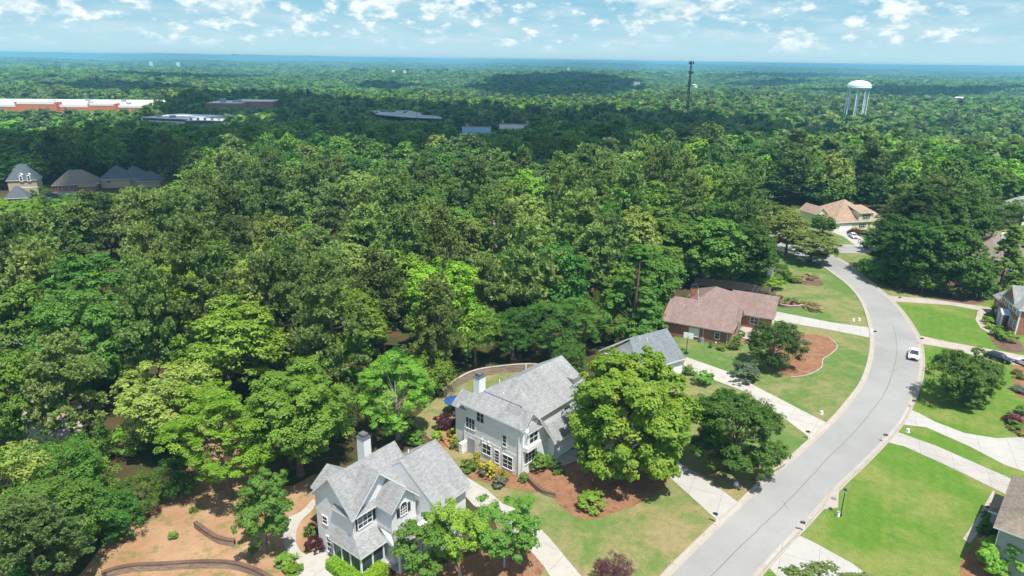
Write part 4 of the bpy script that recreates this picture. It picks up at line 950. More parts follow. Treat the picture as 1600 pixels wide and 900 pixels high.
pT = G(1333, 371.5); dT = G(1342, 378)-G(1324, 366); car((pT[0], pT[1], .06), math.atan2(dT[1], dT[0]), 'car_white', 'white car on the driveway of the pale yellow house', 'sedan', 4.8, 1.85, 1.45)
pT = G(80, 307); car((pT[0], pT[1], .06), .6, 'car_dark', 'dark car beside the brick house in the left distance', 'sedan', 4.8, 1.85, 1.5)
0 and car((pT[0], pT[1], .06), -.6, 'car_dark', 'dark car mostly hidden by trees on the driveway of the blue-grey roofed house', 'sedan', 4.6, 1.8, 1.45)
pT = G(1603, 572); car((pT[0], pT[1], .06), 1.9, 'car_white', 'pale car cut off by the right edge beside the dark brick house', 'sedan', 4.6, 1.8, 1.45)
for i, (x, y, c) in enumerate(((598, 182, 'car_dark'), (617, 182, 'car_white'), (632, 184, 'car_dark'), (588, 184, 'car_dark'))):
    g = G(x, y, -6); car((g[0], g[1], -1.49), i*1.1, c, ['dark car at the left of the distant car park', 'white car in the middle of the distant car park', 'dark car near the exit of the distant car park', 'dark car nearest the left trees of the distant car park'][i])

# ------------------------------------------------------------------ street furniture
def mailbox(px, rz, label, white=True):
    g = G(*px); o = empty('mailbox', (g[0], g[1], .02), rz, label, 'mailbox', 'mailboxes along the kerb')
    B('post', MT['white_paint' if white else 'wood_grey'], o, (-.06, .06, -.06, .06, 0, 1.15), (-.35, .12, -.05, .05, .93, 1.0))
    m = MB(); pr = [(-.1, 0), (.1, 0), (.1, .12)]+[(.1*math.cos(a), .12+.1*math.sin(a)) for a in np.linspace(.3, math.pi-.3, 6)]+[(-.1, .12)]
    m.prism([(-.45, y, 1.0+z) for y, z in pr], (.52, 0, 0)); m.build('box', MT['black'], o)
    B('flag', MT['red'], o, (-.2, -.05, .105, .12, 1.1, 1.22))
mbs = [((1119, 817), 'mailbox at the mouth of the driveway of the white house', True), ((1263, 686), 'mailbox beside the driveway of the blue-grey roofed house', True), ((1379, 690), 'mailbox on a white post at the stained concrete driveway', True),
 ((1424, 636), 'mailbox on a white post above the wide pale driveway', True), ((1255, 830), 'mailbox on a white post near the bottom driveway', True), ((1364, 526), 'mailbox at the end of the ranch house driveway', True), ((1437, 537), 'mailbox near the parked white pickup truck', True),
 ((1403, 472), 'mailbox at the upper pinkish driveway by the big maples', True), ((1405, 459), 'second small post beside the upper pinkish driveway', False), ((1341, 366+14), 'mailbox at the cross street in front of the yellow house', False), ((14, 546), 'mailbox beside the side road at the left edge', True)]
for i, (p, l, w) in enumerate(mbs): mailbox(p, -.6+.3*(i % 3) if p[0] < 1300 else 2.6, l, w)
g = G(1313, 806); o = empty('street_lamp', tuple(g), 0, 'black post-top street lamp on the lawn by the storm drain', 'street lamp')
MB().lathe([(.16, 0), (.16, .25), (.09, .35), (.055, .6), (.045, 3.0)], (0, 0, 0), 10).build('post', MT['black'], o)
lh = MB().lathe([(.06, 3.0), (.14, 3.05), (.2, 3.35), (.21, 3.38)], (0, 0, 0), 8).build('lantern', MT['lamp_glass'], o); MB().lathe([(.23, 3.38), (.14, 3.5), (.03, 3.6), (.01, 3.7)], (0, 0, 0), 8).build('cap', MT['black'], o)
g = G(1309, 807); o = empty('utility_box', tuple(g), .4, 'small white utility pedestal at the foot of the street lamp', 'utility box'); bevel(B('casing', MT['white_paint'], o, (-.16, .16, -.12, .12, 0, .6)), .03); B('lid', MT['metal'], o, (-.18, .18, -.14, .14, .6, .65))
for px, l in (((1249, 523-22), 'pale utility box on the lawn near the ranch house driveway'), ((1342, 501), 'white utility pedestal beside the ranch house driveway'), ((1283, 647), 'white utility pedestal on the lawn by the road bend'), ((1150, 759), 'white pipe and valve cover on the verge between two driveways'), ((1418, 675), 'small white cover on the strip of grass between two right driveways')):
    if l.startswith('pale utility box'): px = (1333, 502)
    g = G(*px); o = empty('utility_box', tuple(g), .5, l, 'utility box'); bevel(B('casing', MT['white_paint'], o, (-.2, .2, -.15, .15, 0, .5)), .03); B('base_slab', MT['drive'], o, (-.35, .35, -.3, .3, 0, .06))
g = G(1072, 552); o = empty('basketball_hoop', tuple(g), 1.1, 'portable basketball hoop with a white backboard between the ranch house and the blue-grey roof', 'basketball hoop')
MB().tube((0, 0, 0), (0, 0, 2.6), .06).tube((0, 0, 2.6), (.5, 0, 3.0), .05).build('pole', MT['black'], o)
B('backboard', MT['white_paint'], o, (.5, .54, -.85, .85, 2.6, 3.65)); MB().lathe([(.22, 2.8), (.25, 2.8), (.25, 2.84), (.22, 2.84)], (.8, 0, 0), 14).build('rim', MT['red'], o)
B('base', MT['black'], o, (-.5, .3, -.35, .35, 0, .2))
g = G(1096, 535); o = empty('air_conditioner', tuple(g), -.46, 'round grey air conditioner unit against the brick wall of the ranch house', 'air conditioner')
MB().lathe([(.42, 0), (.42, .85)], (0, 0, 0), 18).build('casing', MT['metal'], o); MB().lathe([(.36, .85), (.3, .9), (.05, .92)], (0, 0, 0), 18).build('fan_grille', MT['dark_grey'], o)
g = G(1118, 541); o = empty('utility_box', tuple(g), -.46, 'small grey meter pedestal by the brick wall of the ranch house', 'utility box'); B('casing', MT['metal'], o, (-.12, .12, -.12, .12, 0, .7)); B('lid', MT['white_paint'], o, (-.14, .14, -.14, .14, .7, .75))
g = G(1304, 388.5); o = empty('stop_sign', tuple(g), 0, 'small red stop sign at the corner of the cross street', 'stop sign')
MB().tube((0, 0, 0), (0, 0, 2.1), .04).build('post', MT['metal'], o)
m = MB(); m.prism([(.38*math.cos(R(22.5+45*i)), -.04, 2.3+.38*math.sin(R(22.5+45*i))) for i in range(8)], (0, .02, 0)); pl_ = m.build('plate', MT['red'], o)
fc = bpy.data.curves.new('lettering', 'FONT'); fc.body = 'STOP'; fc.size = .27; fc.align_x = 'CENTER'; fc.align_y = 'CENTER'; fc.extrude = .004; fo = bpy.data.objects.new('lettering', fc); COL.objects.link(fo); fo.parent = pl_; fo.location = (0, -.046, 2.3); fo.rotation_euler = (math.pi/2, 0, 0); fc.materials.append(MT['white_paint']); dg_ = bpy.context.evaluated_depsgraph_get(); lm_ = bpy.data.meshes.new_from_object(fo.evaluated_get(dg_)); lo_ = bpy.data.objects.new('lettering', lm_); COL.objects.link(lo_); lo_.parent = pl_; lo_.location = fo.location; lo_.rotation_euler = fo.rotation_euler; bpy.data.objects.remove(fo); lo_.name = 'lettering'
# storm drains
for (px, l) in ((((1298, 770), (1311, 762), (1309, 795), (1285, 797)), 'concrete storm drain apron with a round cover below the street lamp'), (((1180, 755), (1205, 741), (1222, 733), (1190, 762)), 'concrete storm drain apron with a round cover by the dark round tree')):
    P = gp(px, 0); c = sum(P)/4; o = empty('storm_drain', (c[0], c[1], 0), 0, l, 'storm drain')
    m = MB(); m.prism([(p[0]-c[0], p[1]-c[1], .02) for p in P], (0, 0, .125)); m.build('apron', MT['gutter'], o)
    MB().lathe([(.32, .12), (.32, .16)], (.1, 0, 0), 16).build('cover', MT['wood_grey'], o)
# patio set behind the white house
g = G(711, 645); o = empty('patio_umbrella', tuple(g), 0, 'round blue patio umbrella on the lawn behind the white house', 'umbrella')
m = MB(); n_ = 12
ring = [(1.55*math.cos(2*math.pi*i/n_), 1.55*math.sin(2*math.pi*i/n_), 2.0+(0 if i % 2 else .0)) for i in range(n_)]
for i in range(n_): m.face([ring[i], ring[(i+1) % n_], (0, 0, 2.45)]); a = ring[i]; b = ring[(i+1) % n_]; m.face([(a[0], a[1], 1.88), (b[0], b[1], 1.88), b, a])
m.build('canopy', MT['blue_cloth'], o); MB().tube((0, 0, 0), (0, 0, 2.5), .03).build('pole', MT['metal'], o)
o = empty('patio_table', tuple(g+np.array([0.02, 0, 0])), 0, 'dark round patio table under the blue umbrella', 'table')
MB().lathe([(.06, .68), (.6, .68), (.6, .72), (.06, .72)], (0, 0, 0), 18).build('table_top', MT['dark_grey'], o)
for a in range(0, 360, 90): MB().tube((.45*math.cos(R(a)), .45*math.sin(R(a)), 0), (.4*math.cos(R(a)), .4*math.sin(R(a)), .7), .025).build('leg', MT['dark_grey'], o)
def chair(dx, dy, rz, label):
    o = empty('patio_chair', (g[0]+dx, g[1]+dy, 0), rz, label, 'chair', 'dark chairs round the patio table')
    B('seat', MT['dark_grey'], o, (-.25, .25, -.25, .25, .4, .45)); B('backrest', MT['dark_grey'], o, (-.27, -.22, -.25, .25, .45, .95))
    for a, b in ((-1, -1), (-1, 1), (1, -1), (1, 1)): B('leg', MT['dark_grey'], o, (a*.22-.02, a*.22+.02, b*.22-.02, b*.22+.02, 0, .4))
chair(1.1, -.3, R(165), 'dark patio chair on the right of the blue umbrella'); chair(.1, -1.1, R(90), 'dark patio chair on the near side of the blue umbrella'); chair(-1.1, .1, 0, 'dark patio chair on the left of the blue umbrella')
g2 = G(724, 640); o = empty('barbecue_grill', tuple(g2), 0, 'pale domed barbecue grill right of the blue umbrella', 'grill')
MB().lathe([(.05, .7), (.4, .8), (.45, .95), (.38, 1.15), (.1, 1.28)], (0, 0, 0), 16).build('bowl', MT['white_paint'], o, smooth=True)
for a in (0, 120, 240): MB().tube((.15*math.cos(R(a)), .15*math.sin(R(a)), .8), (.4*math.cos(R(a)), .4*math.sin(R(a)), 0), .02).build('leg', MT['dark_grey'], o)
g = G(1535, 512+4); g = F6.w(-1.6, L6*.42); 
# backyard things seen through the trees at the left
gl = G(90, 668); o = empty('garden_shed', (gl[0], gl[1], 0), .3, 'small shed with a tan roof glimpsed through the trees at left', 'shed')
B('wall', MT['wall_pale'], o, (-1.6, 1.6, -1.2, 1.2, 0, 2.0)); m = MB(); gable(m, -1.6, 1.6, -1.2, 1.2, 2.0, .5, 'x', .3, .12); m.build('roof', [MT['roof_tan'], MT['trim']], o); B('door', MT['wood'], o, (-.4, .4, -1.24, -1.2, 0, 1.8))
# ------------------------------------------------------------------ foliage
def unit(v): return v/np.maximum(np.linalg.norm(v, axis=-1, keepdims=True), 1e-9)
def quads(P, N, size, g, aspect=1.):
    n = len(P); t = unit(np.cross(N, unit(g.normal(size=(n, 3))))); b = np.cross(N, t)
    s = size[:, None]*.5
    V = np.stack([P-t*s, P-b*s*.62*aspect, P+t*s, P+b*s*.62*aspect], 1)
    V[:, 1] += N*s*.25; V[:, 3] += N*s*.25
    return V.reshape(-1, 3)
def crown(kind, seed, n, leaf):
    """unit-ish crowns in metres for a reference tree; returns verts, leaf values, limb ends, (radius,height)"""
    g = np.random.default_rng(seed)
    if kind == 'broad' or kind == 'tall' or kind == 'cone' or kind == 'shrub' or kind == 'airy' or kind == 'low':
        Rr, z0, z1, nl = {'broad': (5., 1.6, 13., 74), 'tall': (5.0, 2.2, 18., 70), 'cone': (4.6, .5, 16., 64), 'shrub': (1., .0, 1.7, 16), 'airy': (3.4, 1.6, 8., 34), 'low': (5., .2, 9., 80)}[kind]
        L = []; rl = []
        cz = (z0+z1)/2; hz = (z1-z0)/2
        skew = g.normal(0, .12, 2)
        while len(L) < nl:
            d = unit(g.normal(size=3)); r = g.uniform(.35, 1)**.5
            z = d[2]*r
            if kind == 'shrub': rscale = 1.5
            else: rscale = 1.
            if kind == 'cone': z = g.uniform(-1, .95); w = (1-z)/2*.95+.08; a = g.uniform(0, 6.28); p = np.array([math.cos(a)*w*.8, math.sin(a)*w*.8, z]); rr = .2+.18*w
            else:
                p = d*r*.80; p[:2] *= (1+.25*max(0, -z)); rr = g.uniform(.22, .38)*(1.1-.3*abs(z))
                if z < -.9 : continue
            L.append([(p[0]+skew[0]*(z+1)*.5)*Rr*g.uniform(.9, 1.1), (p[1]+skew[1]*(z+1)*.5)*Rr*g.uniform(.9, 1.1), cz+p[2]*hz]); rl.append(rr*Rr*rscale)
        L = np.array(L); rl = np.array(rl)
        ns = nl*9
        li = g.integers(0, nl, ns); d = unit(g.normal(size=(ns, 3))+np.array([0, 0, .35])+.8*unit(L[li]-[0, 0, cz-hz*.3]))
        S = L[li]+d*rl[li][:, None]*[1, 1, .72]*g.uniform(.55, 1., (ns, 1)); sr = rl[li]*g.uniform(.22, .42, ns)
        if kind == 'airy': sr *= 1.05
        sv = g.random(ns)
        k = g.integers(0, ns, n); dd = unit(g.normal(size=(n, 3))+np.array([0, 0, .3]))
        P = S[k]+dd*sr[k][:, None]*[1, 1, .6]*g.uniform(.5, 1.1, (n, 1))
        N = unit(dd*.55+d[k]*.5+np.array([0, 0, .75])+g.normal(0, .28, (n, 3)))
        sz = leaf*g.uniform(.6, 1.3, n)
        lv = np.clip(sv[k]*.75+g.random(n)*.3-.03, 0, 1)
        ends = L
        return quads(P, N, sz, g), np.repeat(lv, 4), ends, (Rr, z1)
    if kind == 'pine':
        Rr, z0, z1 = 4.4, 7., 20.; L = []; rl = []
        nt_ = 12
        for i in range(nt_):
            f = i/(nt_-1); z = z0+(z1-1.2-z0)*f; w = Rr*(.45+.75*math.sin(math.pi*min(1, .18+f*.95)**1.1))*g.uniform(.8, 1.1); w = min(w, Rr*1.05)*(1 if f < .93 else .6)
            for j in range(g.integers(4, 8) if f < .93 else 4):
                a = g.uniform(0, 6.28); q = math.sqrt(g.uniform(.1, .85))*w; L.append([math.cos(a)*q, math.sin(a)*q, z+g.normal(0, .6)-q*.12]); rl.append(g.uniform(1.0, 1.7))
        L = np.array(L); rl = np.array(rl); nl = len(L)
        ns = nl*7; li = g.integers(0, nl, ns); off = g.normal(size=(ns, 3))*[.55, .55, .22]
        S = L[li]+off*rl[li][:, None]; sr = g.uniform(.25, .5, ns); sv = g.random(ns)
        k = g.integers(0, ns, n); dd = unit(g.normal(size=(n, 3))+np.array([0, 0, .7]))
        P = S[k]+dd*sr[k][:, None]*g.uniform(.3, 1.1, (n, 1))
        N = unit(np.cross(dd, g.normal(size=(n, 3)))+np.array([0, 0, 1.1])*g.random((n, 1))); N *= np.where(N[:, 2:] < 0, -1, 1)
        # needles: long thin quads along dd
        s = (leaf*1.5*g.uniform(.6, 1.2, n))[:, None]; b = np.cross(N, dd)
        V = np.stack([P-dd*s*.4, P-b*s*.3, P+dd*s*.6, P+b*s*.3], 1).reshape(-1, 3)
        lv = np.clip(sv[k]*.7+g.random(n)*.4-.05, 0, 1)
        return V, np.repeat(lv, 4), L, (Rr, z1)
def crown_mesh(name, kind, seed, n, leaf, mat):
    V, lv, ends, dims = crown(kind, seed, n, leaf)
    F = np.arange(len(V)).reshape(-1, 4)
    return arrays_mesh(name, V, F, {'lv': ('FLOAT', lv)}, [mat]), ends, dims
def trunk_mesh(kind, ends, dims, seed, mat):
    g = np.random.default_rng(seed); m = MB(); H_ = dims[1]; r0 = {'pine': .28, 'shrub': .05, 'airy': .13}.get(kind, .32)
    top = H_*(.95 if kind in ('pine', 'cone') else .7); pts = []; x = y = 0
    for i in range(7):
        f = i/6; pts.append((x, y, top*f-.1 if i == 0 else top*f)); x += g.normal(0, .005*H_); y += g.normal(0, .005*H_)
    for i in range(6): m.tube(pts[i], pts[i+1], r0*(1-i/6*.85)*(1.25 if i == 0 else 1), r0*(1-(i+1)/6*.85), n=7)
    for e in ends[::2 if len(ends) > 24 else 1]:
        zb = max(e[2]*(.95 if kind == 'pine' else .62), H_*.08); f = min(1, zb/top)*6; i = min(5, int(f)); a = Vector(pts[i]).lerp(Vector(pts[i+1]), f-i)
        m.tube(a, Vector(e), r0*.26*(1-.6*min(1, zb/top)), r0*.06, n=4)
    o = m.build('trunk', mat); me = o.data; bpy.data.objects.remove(o); return me
PROTO = {}
def proto(kind, var, n, leaf, hero=False):
    key = (kind, var, n)
    if key not in PROTO:
        seed = hash_(kind)*100+var
        me, ends, dims = crown_mesh('crown', kind, seed, n, leaf, LM['bark']); PROTO[key] = (me, trunk_mesh(kind, ends, dims, seed, MT['bark']), dims)
    return PROTO[key]
def hash_(s): return sum(ord(c)*(i+3) for i, c in enumerate(s)) % 997
def tree(kind, var, x, y, z, R_, H_, mat, label, name, cat, group=None, n=9000, leaf=.42, rz=None, bark=None, leafmul=1.):
    me, tm, (r0, h0) = proto(kind, var, n, leaf)
    o = empty(name, (x, y, z), random.uniform(0, 6.28) if rz is None else rz, label, cat, group); jx = .13 if label is None else .03; o.scale = (R_/r0*random.uniform(1-jx, 1+jx), R_/r0*random.uniform(1-jx, 1+jx), H_/h0); o.rotation_euler[0] = random.uniform(-.05, .05)
    c = bpy.data.objects.new('crown', me); COL.objects.link(c); c.parent = o; c.material_slots[0].link = 'OBJECT'; c.material_slots[0].material = LM[mat]
    t = bpy.data.objects.new('trunk', tm); COL.objects.link(t); t.parent = o
    if bark: t.material_slots[0].link = 'OBJECT'; t.material_slots[0].material = MT[bark]
    return o
OCC = []  # planted trees (x, y, r)
def hero(px, R_, H_, kind, mat, label, var=0, n=15000, leaf=.34, name='tree', cat='tree', group=None, bark=None, occ=True):
    g = G(*px)
    o = tree(kind, var, g[0], g[1], 0, R_, H_, mat, label, name, cat, group, n, leaf, bark=bark)
    if occ: OCC.append((g[0], g[1], R_))
    return o
S_ = 1.0
hero((976, 740), 7.8, 16.2, 'low', 'yellow', 'huge yellow-green maple between the white house and the pale driveway', 1, 85000, .245)
hero((1143, 735), 6.0, 11., 'low', 'dark', 'dark dense round tree leaning over the storm drain, right of the yellow-green maple', 2, 50000, .23)
hero((1205, 574), 4.6, 8.6, 'low', 'deep', 'dark oak at the edge of the pine straw island bed by the ranch house', 3, 22000, .28)
hero((1505, 629), 4.8, 9.2, 'low', 'deep', 'round dark clipped-looking tree on the lawn left of the wide pale driveway at right', 4, 30000, .27)
hero((660, 912), 3.1, 7.6, 'airy', 'mid', 'left one of the three airy green trees in front of the nearest house', 0, 14000, .22, bark='bark_pale')
hero((718, 900), 3.0, 9.0, 'airy', 'bright', 'middle one of the three airy green trees before the nearest house, tallest', 1, 13000, .21, bark='bark_pale')
hero((788, 886), 3.5, 8.4, 'airy', 'mid', 'right one of the three airy green trees in front of the nearest house', 2, 17000, .22, bark='bark_pale')
hero((418, 866), 3.1, 10., 'airy', 'mid', 'slim green tree beside the curved path left of the nearest house', 3, 20000, .22)
hero((1292, 985), 5.0, 6.6, 'airy', 'pine', 'sparse olive green tree cut by the bottom edge, over the bottom driveway', 4, 9000, .28)
hero((960, 915), 2.1, 3.4, 'low', 'burgundy', 'dark burgundy tree on the lawn at the bottom edge', 0, 12000, .2, 'shrub', 'shrub')
hero((1228, 396), 5.4, 12.5, 'broad', 'olive', 'left one of the two olive maples at the street corner, the taller', 5, 14000, .45)
hero((1266, 411), 6.0, 8.2, 'broad', 'olive', 'right one of the two olive maples at the street corner, nearest the road', 6, 14000, .45)
hero((1285, 367), 4.3, 6.6, 'broad', 'mid', 'round green tree on the lawn left of the yellow house', 2, 9000, .45)
hero((1560, 893), 2.2, 3.8, 'shrub', 'bright', 'bright green bushy small tree at the corner of the bottom right house', 1, 6000, .2, 'shrub', 'shrub')
hero((985, 542), 6.0, 18.5, 'cone', 'dark', 'big dark conical evergreen left of the ranch house', 0, 40000, .30)
hero((622, 686), 5.0, 12.5, 'broad', 'bright', 'light green spreading tree with pale trunks behind the nearest house', 3, 38000, .23, bark='bark_pale')
hero((470, 742), 6.6, 16., 'broad', 'bright', 'large bright green tree left of the nearest house, above the bare slope', 4, 55000, .23)
hero((360, 778), 5.6, 15.5, 'tall', 'lime', 'feathery light green tree with a slender trunk at the top of the bare slope', 5, 42000, .21)
for px, r_, h_, kd, mt, lb in (((742, 572), 4.4, 11., 'broad', 'mid', 'green tree just outside the left bend of the curved lawn wall'), ((800, 562), 4.6, 10., 'broad', 'dark', 'dark tree just outside the middle of the curved lawn wall'), ((858, 558), 5., 11., 'broad', 'dark', 'dark tree outside the right end of the curved lawn wall'), ((905, 548), 4.8, 10., 'broad', 'mid', 'green tree behind the roof ridge of the white house'),
  ((945, 536), 3.8, 7., 'low', 'olive', 'low olive tree left of the blue-grey roofed house'), ((890, 582), 3.0, 5.5, 'low', 'dark', 'low dark tree inside the right end of the curved lawn wall'),
  ((1408, 380), 6., 17., 'pine', 'pine', 'tall pine behind the left of the maple clump, right of the yellow house'), ((1452, 386), 6.4, 20., 'pine', 'pine', 'tallest pine behind the middle of the maple clump'), ((1502, 384), 6., 18., 'pine', 'pine_dark', 'tall pine behind the right of the maple clump, left of the tan house'), ((1545, 380), 5., 13., 'pine', 'pine', 'pine just behind the tan two-storey house'),
  ((75, 900), 5., 10.5, 'broad', 'mid', 'leafy tree in the bottom left corner, left of the long curved stone wall'), ((20, 850), 5., 12., 'broad', 'olive', 'olive tree at the left edge just above the bottom left corner'), ((112, 870), 4.2, 8.5, 'broad', 'mid', 'broad low tree at the left end of the bare slope'),
  ((172, 845), 3.0, 5.5, 'low', 'dark', 'low leafy tree on the left margin of the bare slope'), ((222, 800), 2.8, 4.5, 'low', 'mid', 'low leafy tree at the upper left margin of the bare slope'), ((120, 805), 4.6, 9., 'broad', 'bright', 'bright leafy tree behind the left margin of the bare slope'),
  ((90, 830), 5.2, 11., 'broad', 'dark', 'dark leafy tree inside the bottom left wood'), ((276, 775), 2.6, 4.5, 'low', 'dark', 'dark bushy sapling at the top left of the bare slope')):
    hero(px, r_, h_, kd, mt, lb, int(px[0]) % 6, 16000, .26)
# oaks behind the fence and the clump on the right
for i, (px, r_, h_, mt, kd, lb) in enumerate((((1062, 442), 7.5, 15., 'mid', 'broad', 'left oak of the tall row behind the wooden fence'), ((1108, 446), 8.2, 16.5, 'mid', 'broad', 'second oak of the tall row behind the wooden fence'),
   ((1150, 448), 7.8, 16., 'dark', 'broad', 'third oak of the tall row behind the wooden fence'), ((1178, 441), 5.2, 13., 'dark', 'broad', 'right oak of the tall row behind the wooden fence, overhanging the bushes'),
   ((1020, 432), 7., 18., 'mid', 'tall', 'tall green tree at the left end of the row behind the ranch house'),
   ((1388, 428), 6.2, 15., 'dark', 'broad', 'left tree of the big maple clump beside the road bend'), ((1400, 400), 6., 13., 'deep', 'broad', 'dark tree behind the left end of the maple clump'), ((1425, 448), 7.6, 17.5, 'dark', 'broad', 'front centre tree of the big maple clump, above the pinkish driveway'),
   ((1470, 458), 6.8, 16.5, 'mid', 'broad', 'bright fronted tree at the right of the big maple clump'), ((1440, 410), 8., 22., 'deep', 'tall', 'tallest dark tree in the middle of the maple clump'),
   ((1508, 466), 4.2, 11., 'mid', 'broad', 'smaller green tree between the maple clump and the dark brick house'), ((1558, 462), 4.8, 16., 'mid', 'cone', 'pointed green tree with a slim trunk just behind the dark brick house'), ((1490, 415), 7., 19., 'dark', 'broad', 'dark tree behind the right end of the maple clump'))):
    hero(px, r_, h_, kd, mt, lb, i % 7, 20000, .38)
for px, r_, h_, mt, lb in (((1352, 430), 2.4, 4.2, 'dark', 'low dark bough-skirted tree at the road edge, left end of the maple clump'), ((1372, 440), 3.8, 6., 'mid', 'low spreading tree under the left of the maple clump'), ((1402, 450), 4., 6.5, 'dark', 'low dark tree skirting the front of the maple clump'),
  ((1440, 458), 4., 7., 'mid', 'low green tree at the front centre of the maple clump'), ((1490, 464), 3.6, 6.5, 'deep', 'low dark tree at the right foot of the maple clump'), ((1525, 466), 3., 6., 'dark', 'low dark tree beside the end of the pinkish driveway'), ((1410, 425), 6., 12., 'dark', 'dark tree within the left half of the maple clump'), ((1462, 432), 6., 13., 'dark', 'dark tree within the right half of the maple clump'),
  ((1556, 354), 5., 9., 'dark', 'tree screening the left of the white sided house at far right'), ((1592, 357), 5., 10., 'mid', 'tree screening the middle of the white sided house at far right'), ((1092, 444), 4.5, 10., 'dark', 'shaded low tree behind the left part of the wooden fence'), ((1133, 447), 4.5, 9., 'mid', 'shaded lower tree behind the middle of the wooden fence'), ((1176, 449), 3.0, 6., 'dark', 'shaded lower tree at the right end of the wooden fence')):
    hero(px, r_, h_, 'low' if h_ < 8 else 'broad', mt, lb, int(px[0]) % 6, 9000, .38)
